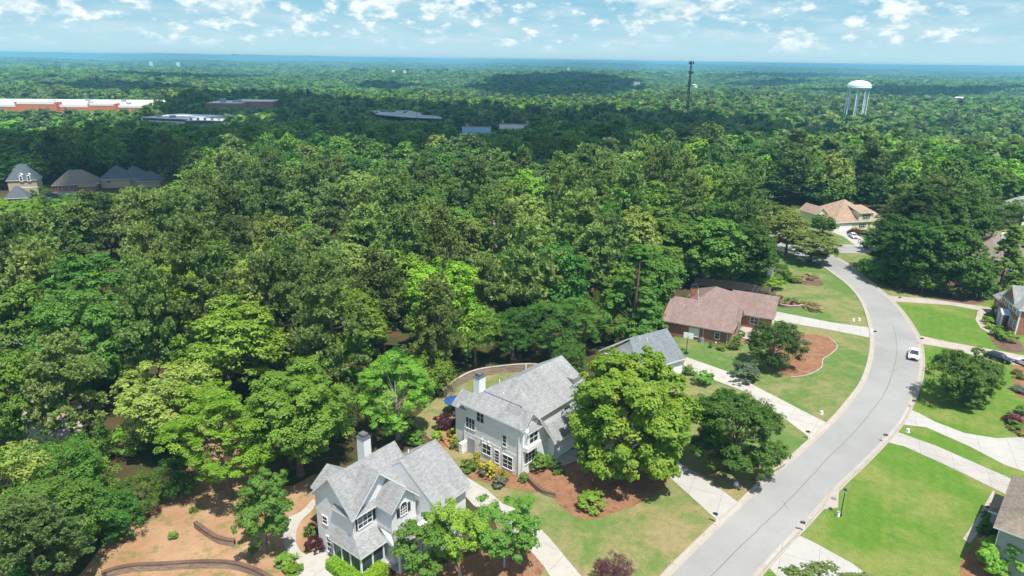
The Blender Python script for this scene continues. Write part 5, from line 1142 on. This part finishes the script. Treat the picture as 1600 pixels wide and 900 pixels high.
# small trees and shrubs
def bush(px, r_, h_, mat, label, kind='shrub', name='shrub', group=None, var=0, n=1800, leaf=.16):
    if 1535 < px[0] < 1580 and 480 < px[1] < 545: r_ *= .72; h_ *= .85; mat = {'lime': 'bright'}.get(mat, mat)
    g = G(*px); return tree(kind, var, g[0], g[1], 0.02, r_, h_, mat, label, name, 'shrub', group, n, leaf, bark=None)
for i, (px, r_, h_, mt, lb) in enumerate((
  ((735, 735), .9, 1.5, 'shrub', 'leftmost green shrub of the row along the basement wall'), ((745, 728), .8, 1.9, 'gold', 'bright yellow shrub by the basement door of the white house'),
  ((757, 743), .9, 1.6, 'pale', 'faded pale shrub between the yellow shrubs'), ((765, 744), 1.0, 1.9, 'gold', 'middle bright yellow shrub along the basement wall'),
  ((785, 752), .8, 1.4, 'gold', 'right bright yellow shrub along the basement wall'), ((778, 759), .9, 1.2, 'pale', 'pale flowering shrub at the right end of the basement row'),
  ((712, 690), .9, 1.9, 'gold', 'yellow shrub beside the garden steps'), ((716, 678), .8, 1.6, 'gold', 'upper yellow shrub at the top of the garden steps'), ((710, 702), .7, 1.4, 'mid', 'small green shrub at the foot of the garden steps'),
  ((685, 690), .8, 1.7, 'lime', 'clipped lime green shrub left of the garden steps'), ((697, 672), 1.5, 2.4, 'burgundy', 'dark burgundy shrub below the blue umbrella'), ((645, 694), 1.4, 1.6, 'shrub', 'low wide shrub behind the roof of the nearest house'),
  ((838, 735), 1.2, 2.2, 'mid', 'leafy green shrub by the front corner of the white house'), ((848, 730), .9, 1.9, 'bright', 'bright green shrub beside the leafy one at the bay window'), ((871, 738), .9, 1.2, 'dark', 'round dark shrub in the mulch in front of the white house'),
  ((818, 752), .6, 1.2, 'mid', 'small shrub at the wall corner of the white house'), ((922, 793), 1.5, 1.9, 'bright', 'spiky bright green shrub in the middle of the front mulch bed'),
  ((858, 722), .7, 1.1, 'dark', 'small dark shrub by the entrance path of the white house'),
  ((494, 858), .9, 1.7, 'burgundy', 'burgundy shrub at the left wall of the nearest house'), ((490, 838), .8, 1.6, 'mid', 'green shrub above the burgundy one at the left wall'),
  ((1110, 543), .5, .9, 'mid', 'small round shrub in front of the ranch house wall near the meter'), ((1126, 545+2), .8, 1.1, 'mid', 'round clipped shrub at the near corner of the ranch house wall'), ((1146, 545), 1.1, 1.6, 'shrub', 'largest round shrub at the corner of the ranch house'),
  ((1153, 534), .8, 1.2, 'shrub', 'round shrub by the porch of the ranch house'), ((1158, 526), .8, 1.2, 'shrub', 'uppermost round shrub by the porch of the ranch house'),
  ((1257, 536), .9, .7, 'pale', 'small wispy shrub in the island bed'), ((1256, 550), .8, .8, 'deep', 'small dark shrub in the island bed'),
  ((1165, 596), 2.2, 3.0, 'silver', 'pale wispy shrub beside the long driveway of the blue-grey roofed house'),
  ((1098, 600), 1.5, 2.2, 'mid', 'green shrub by the parked dark car'), ((1078, 585), 1.0, 1.6, 'shrub', 'round shrub at the garage corner of the blue-grey roofed house'),
  ((1204, 452), 2.4, 2.6, 'lime', 'largest pale green round bush at the end of the wooden fence'), ((1213, 444), 2.0, 2.3, 'bright', 'second pale green round bush from the fence end'), ((1219, 436), 1.9, 2.2, 'bright', 'third round bush of the row beside the dark bed'), ((1220, 427), 1.8, 2.2, 'mid', 'fourth round bush, farthest of the row beside the dark bed'),
  ((1232, 438), 1.2, 1.3, 'dark', 'dark shrub in the dark mulch bed'), ((1243, 441), 1.5, 1.5, 'shrub', 'round green shrub in the dark mulch bed'), ((1228, 432), 1.4, 1.6, 'deep', 'deep green shrub behind the round one in the dark mulch bed'),
  ((1191, 466), 1.4, 1.5, 'deep', 'dark shrub at the garage end of the ranch house'),
  ((1548, 497), 1.2, 3.0, 'shrub', 'tall dark shrub at the left end of the dark brick house'), ((1543, 506), 1.5, 1.7, 'lime', 'bright rounded shrub left of the white portico'), ((1546, 514), 1.2, 1.3, 'lime', 'small bright rounded shrub in front of the portico'), ((1555, 525), 1.6, 1.9, 'lime', 'large bright rounded shrub under the right windows'), ((1571, 533), 2.1, 2.2, 'lime', 'largest bright shrub at the near corner of the dark brick house'),
  ((1560, 516), 1.2, 1.3, 'mid', 'green shrub under the middle windows of the dark brick house'),
  ((1586, 585), .7, .9, 'shrub', 'small green shrub in the bed below the dark car'), ((1592, 592), .7, .9, 'mid', 'second small green shrub in the bed below the dark car'), ((1595, 612), 1.3, .8, 'silver', 'silvery ground-hugging shrub in the bed at the right edge'),
  ((1583, 660), 1.2, 1.3, 'burgundy', 'dark burgundy shrub at the curve of the wide pale driveway'), ((1586, 670), .9, 1.1, 'shrub', 'green shrub beside the burgundy one at the wide pale driveway'), ((1595, 647), .8, 1.5, 'mid', 'upright green shrub at the right edge above the wide pale driveway'), ((1597, 680), 1.0, .5, 'gold', 'low yellow-green plants along the wide pale driveway'),
  ((1541, 812), .7, 1.1, 'dark', 'dark round shrub highest in the row along the bottom right house'), ((1546, 823), .8, 1.2, 'dark', 'second dark round shrub in the row along the bottom right house'), ((1538, 832), .9, 1.2, 'dark', 'third dark round shrub in the row along the bottom right house'), ((1552, 840), .8, 1.2, 'deep', 'lowest dark round shrub in the row along the bottom right house'),
  ((1550, 800), .7, 1.0, 'deep', 'small dark shrub at the far end of the path by the bottom right house'), ((1560, 905), 1.0, .8, 'gold', 'yellow-green shrub at the bottom right corner'),
  ((1342, 366), 3.0, 1.3, 'burgundy', 'long reddish low shrub in front of the yellow house'), ((1336, 364), 1.3, 1.8, 'cream', 'pale shrub by the door of the yellow house'),
  ((272, 840), .5, .8, 'mid', 'tiny green shrub on the bare slope left of the short wall'), ((302, 800), .4, .7, 'mid', 'tiny sapling on the bare slope above the short wall'), ((396, 862), .5, .6, 'lime', 'small lime plant at the foot of the slim tree'),
  ((446, 880), 1.2, 1.1, 'mid', 'dark leafy plants beside the curved path'), ((456, 893), .9, .8, 'lime', 'bright plants at the bottom of the curved path'), ((34, 300), 2.6, 5.2, 'mid', 'round clipped bush beside the tower-like house'))):
    if lb.startswith('round clipped bush beside the tower'): px = (64, 312)
    bush(px, r_, h_, mt, lb, var=i % 6, n=1500 if r_ < 1.3 else 3000, leaf=.2 if r_ < 1.2 else .16)
FL = [((1255, 434), 'cream'), ((1262, 430), 'cream'), ((1266, 437), 'cream'), ((1272, 434), 'cream'), ((1250, 438), 'cream')]
ORDL = [q+' from left' for q in ('first', 'second', 'third', 'fourth', 'fifth', 'sixth', 'seventh', 'eighth')]
FL.sort(key=lambda t: t[0][0])
for i, (p, mt) in enumerate(FL): bush(p, 1.0, .7, 'cream', ORDL[i]+' of the small creamy shrubs in the dark mulch bed', group='creamy shrubs in the dark bed', var=i, n=900, leaf=.2)
for i, p in enumerate(((1253, 475), (1262, 483), (1265, 477), (1270, 486), (1273, 480), (1279, 486))): bush(p, 1.0, .9, 'cream', ORDL[i]+' of the larger creamy shrubs by ranch house driveway', group='creamy shrubs by the driveway', var=i, n=1200, leaf=.2)
for i, p in enumerate(((1197, 463), (1207, 462), (1214, 474), (1219, 468), (1225, 476), (1230, 470), (1236, 477), (1242, 472))): bush(p, .7, .9, 'shrub' if i % 3 else 'burgundy', ORDL[i]+' of the small clipped shrubs behind the brick bed wall', group='small shrubs in the straw bed', var=i, n=700, leaf=.2)
# clipped hedge in front of the porch
def hedge(p0, p1, w, hh, label):
    a, b = G(*p0)[:2], G(*p1)[:2]; g = np.random.default_rng(3); L_ = np.linalg.norm(b-a); d = (b-a)/L_; nn = np.array([-d[1], d[0]]); n = 6000
    u = g.random(n)*L_; v = (g.random(n)-.5)*w; z = g.random(n)*hh; f = g.integers(0, 3, n); z[f == 0] = hh+g.normal(0, .05, (f == 0).sum()); v[f == 1] = -w/2*np.sign(g.random((f == 1).sum())-.3); v += g.normal(0, .05, n)
    P = np.c_[np.outer(u, d)+np.outer(v, nn), z]; N = unit(g.normal(size=(n, 3))*.6+[0, 0, .7]); V = quads(P, N, np.full(n, .17)*g.uniform(.6, 1.3, n), g)
    me = arrays_mesh('hedge', V, np.arange(len(V)).reshape(-1, 4), {'lv': ('FLOAT', np.repeat(g.random(n), 4))}, [LM['lime']]); o = bpy.data.objects.new('hedge', me); COL.objects.link(o); o.location = (a[0], a[1], 0); tag(o, label, 'hedge')
hedge((519, 884), (560, 920), 1.3, 1.1, 'clipped lime green hedge left of the screened porch corner')
hedge((570, 920), (600, 893), 1.2, 1.1, 'clipped lime green hedge right of the screened porch corner')

# ---- where woods may grow
def inpoly(x, y, P):
    c = np.zeros(np.shape(x), bool); n = len(P); j = n-1
    for i in range(n):
        xi, yi = P[i]; xj, yj = P[j]
        with np.errstate(divide='ignore', invalid='ignore'):
            c ^= ((yi > y) != (yj > y)) & (x < (xj-xi)*(y-yi)/(yj-yi+1e-12)+xi)
        j = i
    return c
CLEAR = [gp(q, 0) for q in (
 [(60, 1100), (125, 960), (165, 885), (228, 818), (286, 770), (298, 725), (300, 672), (342, 672), (352, 750), (385, 790), (470, 790), (478, 745), (540, 702), (640, 690), (680, 640), (695, 596), (760, 572), (880, 574), (900, 552), (960, 532), (1034, 505), (1040, 462), (1080, 430), (1060, 415), (1180, 405), (1196, 385), (1150, 352), (1050, 318), (1060, 300), (1150, 322), (1260, 322), (1300, 338), (1420, 338), (1500, 345), (1620, 345), (2200, 400), (2200, 1100)],
 [(30, 600), (110, 600), (125, 650), (100, 700), (50, 700)], [(-100, 520), (60, 520), (50, 560), (-100, 575)],
 [(-60, 296), (258, 288), (262, 312), (30, 330), (-60, 345)], [(-300, 520), (-100, 520), (-100, 400)])]
BOXES = []
for o in list(COL.objects):
    if o.parent is None and o.name.startswith(('store',)):
        BOXES.append((o.location.x, o.location.y))
# sight windows: (x0,x1, y limit (tree tops may not rise above this pixel row), distance up to which it applies)
WINS = [(728, 760, 392, 150), (505, 532, 352, 170), (-40, 78, 306, 282), (74, 152, 297, 282), (142, 250, 291, 275), (-40, 120, 519, 100), (-60, 212, 170, 905), (205, 300, 187, 728), (250, 345, 191, 690), (312, 425, 167, 875), (575, 692, 187, 640), (716, 770, 207, 598), (775, 815, 200, 634), (600, 632, 246, 290), (-40, 22, 247, 330),
        (1312, 1368, 153, 640), (1040, 1215, 322, 160), (980, 1010, 138, 700), (1062, 1082, 170, 500), (845, 856, 246, 310), (0, 40, 330, 200), (1270, 1390, 398, 178), (300, 345, 705, 62), (240, 490, 908, 56), (40, 100, 640, 62), (696, 760, 620, 80)]
CAMXY = np.zeros(2)
def limit(x, y, z, H_, Rr):
    """largest allowed height for a tree here"""
    D = math.hypot(x, y); b = PX((x, y, z)); top = PX((x, y, z+H_))
    e = Rr*FPX/max(D, 1)
    for x0, x1, yl, dd in WINS:
        if D < dd and x1 > top[0]-e*.8 and x0 < top[0]+e*.8 and top[1] < yl+2:
            lo, hi = 0, H_
            for _ in range(12):
                m_ = (lo+hi)/2
                if PX((x, y, z+m_))[1] > yl+2: lo = m_
                else: hi = m_
            H_ = lo
    return H_
def scatter(r0, r1, sp, az0=R(40), az1=R(140), jit=.42):
    g = np.random.default_rng(int(r0)); X = np.arange(-r1, r1, sp); Y = np.arange(0, r1, sp*.87)
    gx, gy = np.meshgrid(X, Y); gx = gx+(np.arange(len(Y)) % 2)[:, None]*sp/2; gx = gx.ravel()+g.uniform(-jit, jit, gx.size)*sp; gy = gy.ravel()+g.uniform(-jit, jit, gy.size)*sp
    r = np.hypot(gx, gy); a = np.arctan2(gy, gx); k = (r >= r0) & (r < r1) & (a > az0) & (a < az1); gx, gy = gx[k], gy[k]
    ok = np.ones(len(gx), bool)
    for P in CLEAR: ok &= ~inpoly(gx, gy, P)
    return gx[ok], gy[ok]
def bigbox(gx, gy):
    bad = np.zeros(len(gx), bool)
    for o in COL.objects:
        if o.parent is None and (o.name.startswith('store') or o.name.startswith('house')):
            me = [c for c in o.children if c.name.startswith('wall')]
            if not me: continue
            bb = [Vector(c) for c in me[0].bound_box]; x0 = min(v.x for v in bb)-4; x1 = max(v.x for v in bb)+4; y0 = min(v.y for v in bb)-4; y1 = max(v.y for v in bb)+4
            rz = o.rotation_euler.z; dx = gx-o.location.x; dy = gy-o.location.y; lx = dx*math.cos(rz)+dy*math.sin(rz); ly = -dx*math.sin(rz)+dy*math.cos(rz)
            bad |= (lx > x0) & (lx < x1) & (ly > y0) & (ly < y1)
    return bad
# nearest trees: a thing each
g = np.random.default_rng(11)
NEAR_R = 222
gx, gy = scatter(34, NEAR_R, 9.7, jit=.36); bad = bigbox(gx, gy); gx, gy = gx[~bad], gy[~bad]
def zone(x, y):
    px, py = PX((x, y, 8))
    c = [(150, 'by the left edge'), (300, 'left of the bare slope'), (450, 'above the bare slope'), (600, 'above the nearest house'), (760, 'left of the white house'), (900, 'above the white house'), (1050, 'left of the ranch house'), (1200, 'above the wooden fence'), (1400, 'above the yellow house'), (9999, 'by the right edge')]
    w = next(t for l, t in c if px < l)
    q = 'in front woods' if py > 620 else ('in lower woods' if py > 500 else ('in middle woods' if py > 400 else ('in upper woods' if py > 320 else 'in far woods')))
    return q+' '+w
TONEW = {'bright': 'bright green', 'mid': 'mid green', 'dark': 'dark green', 'deep': 'deep green', 'lime': 'lime green', 'olive': 'olive green', 'pine': 'olive', 'pine_dark': 'dark'}
cand = []
for x, y in zip(gx, gy):
    D = math.hypot(x, y)
    if any((x-a)**2+(y-b)**2 < (.62*r+2.6)**2 for a, b, r in OCC): continue
    u = g.random(); big = math.sin(x/23+1)*math.cos(y/19+.5)+.4*math.sin(x/9+y/13)
    cx, cy = PX((x, y, 18))
    pine_p = .40 if cx < 900 else .25
    if 240 < cx < 560 and cy > 420: pine_p = .35
    if big > .15: pine_p += .2
    ispine = g.random() < pine_p
    swell = 1+.13*math.sin(x/31+.7)*math.cos(y/27)
    if ispine: H_ = g.uniform(17.5, 24)*swell; Rr = g.uniform(4.0, 5.6); kind = 'pine'
    else: H_ = g.uniform(11.5, 19.5)*swell; Rr = g.uniform(4.9, 6.2)*(.75+H_/60)+.2; kind = 'tall' if g.random() < .2 else 'broad'
    if g.random() < .08: H_ *= .65; Rr *= .75
    hl = limit(x, y, float(terrain(x, y)), H_, Rr)
    if hl < H_:
        if hl < 3.2: continue
        Rr *= max(.5, math.sqrt(hl/H_)); H_ = hl
        if ispine and H_ < 12: kind = 'broad'; ispine = False
    cand.append((D, x, y, kind, H_, Rr))
ux, uy = scatter(34, 150, 10.5); bad = bigbox(ux, uy); ux, uy = ux[~bad], uy[~bad]
for x, y in zip(ux, uy):
    D = math.hypot(x, y)
    if any((x-a)**2+(y-b)**2 < (.5*r+1.5)**2 for a, b, r in OCC): continue
    H_ = g.uniform(4.5, 8.5); Rr = g.uniform(2.4, 3.6); hl = limit(x, y, 0., H_, Rr)
    if hl < 2.5: continue
    cand.append((D, x, y, 'low', hl, Rr))
cand = [c for c in cand if not (c[1] > -24 and c[2] < 60) and c[0] > 42]
cand.sort()
print('near tree candidates', len(cand))
cnt = {'pine': 0, 'broad': 0, 'young': 0}; REST = []; LAB = {}
for D, x, y, kind, H_, Rr in cand:
    fam = {'pine': 'pine', 'low': 'young'}.get(kind, 'broad')
    tp = PX((x, y, H_)); bp = PX((x, y, 1.)); e = Rr*FPX/D
    vis = tp[0] > -e and tp[0] < 1600+e and tp[1] < 900
    if cnt[fam] >= {'pine': 270, 'broad': 300, 'young': 150}[fam] or not vis:
        if D > 110: REST.append((x, y, 'broad' if kind == 'low' else kind, H_, Rr))
        continue
    cnt[fam] += 1; cx, cy = PX((x, y, 14))
    if fam == 'pine': mt = ('pine', 'pine', 'pine_dark')[g.integers(3)]
    else:
        mt = ('bright', 'bright', 'mid', 'mid', 'dark', 'olive', 'lime')[g.integers(7)]
        if 760 < cx < 1000 and cy > 420: mt = ('dark', 'deep', 'mid')[g.integers(3)]
        if 220 < cx < 480 and 280 < cy < 420 and g.random() < .6: mt = 'olive'
        if 640 < cx < 1000 and 200 < cy < 330 and g.random() < .5: mt = 'bright'
    hd = 'young' if fam == 'young' else ('tall' if H_ > 17 else ('mid-sized' if H_ > 11 else 'low'))
    lod = (22000, .31) if D < 115 else (10000, .46)
    if D < 80: lod = (42000, .22)
    if fam == 'young': lod = (7000, .30); mt = ('dark', 'mid', 'deep', 'bright')[g.integers(4)]
    lb = f"{hd} {TONEW[mt]} {'pine' if fam == 'pine' else 'tree'}|{zone(x, y)}"
    o = tree(kind, int(g.integers(0, 6)), x, y, float(terrain(x, y)), Rr, H_, mt, None, {'pine': 'pine_tree', 'broad': 'broadleaf_tree', 'young': 'young_tree'}[fam], None, None, *lod, bark='bark')
    LAB.setdefault(lb, []).append((cx, o))
ORD = ['first', 'second', 'third', 'fourth', 'fifth', 'sixth', 'seventh', 'eighth', 'ninth', 'tenth', 'eleventh', 'twelfth']
for lb, L in LAB.items():
    a_, z_ = lb.split('|'); L.sort(key=lambda t: t[0]); n_ = len(L)
    for i, (cx, o) in enumerate(L):
        if n_ == 1: t_ = f"{a_} {z_}"
        elif n_ == 2: t_ = f"{('left', 'right')[i]} one of two {a_}s {z_}"
        else: t_ = f"{ORD[min(i, 11)]} from left, {a_} {z_}"
        tag(o, t_, 'tree', f"{a_}s {z_}")
print('individual trees', cnt, 'rest', len(REST))

# ---- far woods as masses
COLS = {k: np.array(LEAF[k]) for k in LEAF}
def mass(name, items, n, leaf, mats_pick):
    protos = {}
    VV = []; CC = []; g = np.random.default_rng(5)
    for x, y, kind, H_, Rr in items:
        v = int(g.integers(0, 5)); key = (kind, v)
        if key not in protos:
            V, lv, _, dims = crown(kind, hash_(kind)*100+v+50, n, leaf); protos[key] = (V, lv, dims)
        V, lv, (r0, h0) = protos[key]; a = g.uniform(0, 6.28); c, s = math.cos(a), math.sin(a); q = Rr/r0
        W = np.empty_like(V); W[:, 0] = (V[:, 0]*c-V[:, 1]*s)*q+x; W[:, 1] = (V[:, 0]*s+V[:, 1]*c)*q+y; W[:, 2] = V[:, 2]*H_/h0+float(terrain(x, y))
        mk = mats_pick(x, y, kind, g); c0, c1 = COLS[mk]; f = g.uniform(.66, 1.15)*np.array([g.uniform(.86, 1.1), 1, g.uniform(.9, 1.2)])*(1 if n > 300 else .88)
        C = np.ones((len(V), 4)); C[:, :3] = (c0+(c1-c0)*lv[:, None])*f
        VV.append(W.astype(np.float32)); CC.append(C.astype(np.float32))
    V = np.concatenate(VV); C = np.concatenate(CC)
    me = arrays_mesh(name, V, np.arange(len(V)).reshape(-1, 4), {'col': ('FLOAT_COLOR', C)}, [MASS])
    o = bpy.data.objects.new(name, me); COL.objects.link(o); tag(o, kind='stuff'); return o
MASS = m_mass('far_foliage')
def pick(x, y, kind, g):
    if kind == 'pine': return ('pine', 'pine_dark', 'pine_dark')[g.integers(3)]
    return ('bright', 'mid', 'mid', 'dark', 'olive', 'lime', 'deep', 'mid')[g.integers(8)]
def grow(r0, r1, sp, hmin, hmax, rmin, rmax, az0=R(44), az1=R(136), lowcut=4.):
    gx, gy = scatter(r0, r1, sp, az0, az1); bad = bigbox(gx, gy); gx, gy = gx[~bad], gy[~bad]; g = np.random.default_rng(int(r1)); out = []
    for x, y in zip(gx, gy):
        z = float(terrain(x, y)); pine = g.random() < .28+.3*math.sin(x/70)*math.cos(y/55)
        H_ = g.uniform(hmin, hmax)*(1.1 if pine else 1); Rr = g.uniform(rmin, rmax); hl = limit(x, y, z, H_, Rr)
        if hl < lowcut: continue
        if hl < H_: Rr *= max(.6, math.sqrt(hl/H_)); H_ = hl
        out.append((x, y, 'pine' if pine and H_ > 12 else ('tall' if g.random() < .3 else 'broad'), H_, Rr))
    return out
m1 = grow(NEAR_R, 330, 10., 10, 21, 5., 7.2)+[t for t in REST]
print('mass1', len(m1)); mass('woodland', m1, 2300, .85, pick)
m2 = grow(330, 620, 11.5, 9, 22, 5.6, 8.6); print('mass2', len(m2)); mass('woodland', m2, 620, 1.6, pick)
m3 = grow(620, 1250, 13.5, 9, 23, 6.8, 9.6); print('mass3', len(m3)); mass('distant_woodland', m3, 170, 3.2, pick)
def far_canopy(r0, r1, sp, name, hh):
    gx, gy = scatter(r0, r1, sp, R(46), R(134)); g = np.random.default_rng(8); n = len(gx); print(name, n)
    k = 14; z = terrain(gx, gy)
    Rr = g.uniform(.4, 1.0, n)**1.0*sp*.95; H_ = g.uniform(*hh, n)
    # open pasture gaps
    gap = np.sin(gx/170+1)*np.sin(gy/150)+.5*np.sin(gx/61-gy/83) > 1.15
    gx, gy, z, Rr, H_ = [q[~gap] for q in (gx, gy, z, Rr, H_)]; n = len(gx)
    d = unit(g.normal(size=(n, k, 3))+np.array([0, -.25, .7])); P = np.stack([gx, gy, z+H_*.45], 1)[:, None, :]+d*np.stack([Rr, Rr, H_*.5], 1)[:, None, :]*g.uniform(.75, 1.05, (n, k, 1))
    N = unit(d+g.normal(0, .22, d.shape)+np.array([0, 0, .5])); sz = np.repeat(Rr, k)*g.uniform(.7, 1.2, n*k)*1.1
    V = quads(P.reshape(-1, 3), N.reshape(-1, 3), sz, g, 1.5)
    keys = ['bright', 'mid', 'dark', 'olive', 'pine', 'pine_dark', 'deep']; base = np.array([COLS[q].mean(0) for q in keys])
    patch = np.sin(gx/230+2)*np.cos(gy/190)+.6*np.sin(gx/90+gy/120)
    ki = np.where(g.random(n) < .6, np.where(patch > .2, g.integers(0, 2, n), g.integers(4, 7, n)), g.integers(0, 7, n))
    C = np.ones((n, k, 4)); C[..., :3] = base[ki][:, None, :]*[.56, .68, .90]*g.uniform(.8, 1.12, (n, 1, 1))*g.uniform(.92, 1.08, (n, k, 1))  # far crowns tinted darker and bluer, distance haze put into the leaf colour
    C = np.repeat(C.reshape(-1, 4), 4, axis=0)
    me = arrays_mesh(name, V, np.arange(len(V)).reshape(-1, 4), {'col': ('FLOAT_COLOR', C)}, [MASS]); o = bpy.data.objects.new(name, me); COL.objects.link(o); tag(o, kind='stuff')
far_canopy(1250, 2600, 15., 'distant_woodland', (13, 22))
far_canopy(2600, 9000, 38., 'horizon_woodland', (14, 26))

# white specks of houses in the far woods
for i, (x, y, l) in enumerate(((236, 97, 'left speck of two white houses on the far left horizon'), (278, 98, 'right speck of two white houses on the far left horizon'), (614, 110, 'white house in the far woods left of centre'), (632, 111, 'second white house in the far woods left of centre'), (888, 106, 'white house group on the far ridge above the dark cloud shadow'), (1135, 113, 'white house in the far woods right of the lattice tower'), (1086, 132, 'pale house close right of the lattice tower'), (1500, 152, 'pale roof in the far woods at right'))):
    p = G(x, y, 6); D = np.hypot(p[0], p[1])
    if p[1] < 0 or D > 5200: p = p/ D*5000 if p[1] > 0 else np.array([(x-800)/FPX*4800, 4800, 0])
    tz = float(terrain(p[0], p[1])); s = max(5, np.hypot(p[0], p[1])/1100*2.2); F = Fr(p[:2], .3*i, tz); zt = F.ztop(0, 0, y)
    o = house(F, l); B('wall', MT['trim'], o, (-s, s, -s*.6, s*.6, 0, zt-s*.2)); m = MB(); gable(m, -s, s, -s*.6, s*.6, zt-s*.2, .5, 'x', .5, .3); m.build('roof', [MT['store_roof'], MT['trim']], o)

# ------------------------------------------------------------------ unseen clouds overhead, added and shaped for their shade on the woods
def cloud(polypx, alt, label, zc_=12., holes=()):
    P = [G(x, y, zc_)[:2] for x, y in polypx]; off = np.array([sdir.x, sdir.y])/sdir.z*(alt-zc_)
    x0, x1 = min(p[0] for p in P), max(p[0] for p in P); y0, y1 = min(p[1] for p in P), max(p[1] for p in P); g = np.random.default_rng(int(alt))
    sp = max(26, math.sqrt((x1-x0)*(y1-y0)/1500)); m = bmesh.new(); n = 0
    for X in np.arange(x0, x1, sp):
        for Y in np.arange(y0, y1, sp):
            a, b = X+g.uniform(-.4, .4)*sp, Y+g.uniform(-.4, .4)*sp
            if not inpoly(np.array([a]), np.array([b]), P)[0]: continue
            if any(inpoly(np.array([a]), np.array([b]), [G(x, y, zc_)[:2] for x, y in q])[0] for q in holes): continue
            r = sp*g.uniform(.65, 1.15); z_ = alt+g.uniform(0, sp*.4)
            ret = bmesh.ops.create_icosphere(m, subdivisions=2, radius=r, matrix=Matrix.Translation((a+off[0], b+off[1], z_)) @ Matrix.Diagonal((1, 1, .6, 1)))
            for v in ret['verts']: v.co += Vector(g.normal(0, r*.06, 3))
    me = bpy.data.meshes.new('cloud'); m.to_mesh(me); m.free(); me.materials.append(MT['cloud']); [setattr(p, 'use_smooth', True) for p in me.polygons]
    o = bpy.data.objects.new('cloud', me); COL.objects.link(o); tag(o, kind='structure'); return o
cloud([(-120, 192), (60, 190), (225, 184), (238, 152), (300, 128), (420, 126), (560, 134), (700, 138), (860, 146), (980, 148), (1120, 156), (1220, 160), (1280, 168), (1400, 172), (1480, 166), (1500, 170), (1300, 192), (1240, 206), (1120, 216), (1000, 226), (930, 244), (860, 252), (800, 236), (760, 226), (640, 232), (520, 214), (430, 222), (360, 250), (250, 270), (160, 256), (60, 240), (-120, 238)], 1100, 'cloud',
      holes=([(300, 150), (420, 152), (420, 172), (310, 170)],))
cloud([(725, 121), (790, 111), (900, 108), (990, 113), (1010, 124), (940, 131), (800, 129)], 1300, 'cloud')
cloud([(560, 116), (600, 114), (660, 117), (600, 121)], 1250, 'cloud')
cloud([(1130, 118), (1220, 116), (1300, 118), (1200, 122)], 1350, 'cloud')
cloud([(150, 108), (300, 104), (420, 107), (300, 112)], 1400, 'cloud')
cloud([(60, 122), (180, 118), (330, 121), (200, 127)], 1220, 'cloud')
cloud([(1250, 128), (1400, 124), (1600, 129), (1500, 136), (1340, 134)], 1180, 'cloud')
cloud([(1020, 110), (1300, 108), (1350, 111), (1150, 114)], 1500, 'cloud')

# ------------------------------------------------------------------ haze
m = MB(); S2 = 24000; m.box(-S2, S2, -2000, S2, -75, 53); hz_ = m.build('haze', [])
hm = bpy.data.materials.new('haze'); hm.use_nodes = True; t = hm.node_tree; t.nodes.clear(); out = t.nodes.new('ShaderNodeOutputMaterial'); pv = t.nodes.new('ShaderNodeVolumePrincipled')
pv.inputs['Color'].default_value = (.24, .60, .82, 1); pv.inputs['Density'].default_value = .00018; pv.inputs['Anisotropy'].default_value = -.15
t.links.new(pv.outputs[0], out.inputs['Volume']); hz_.data.materials.clear(); hz_.data.materials.append(hm); tag(hz_, kind='stuff')
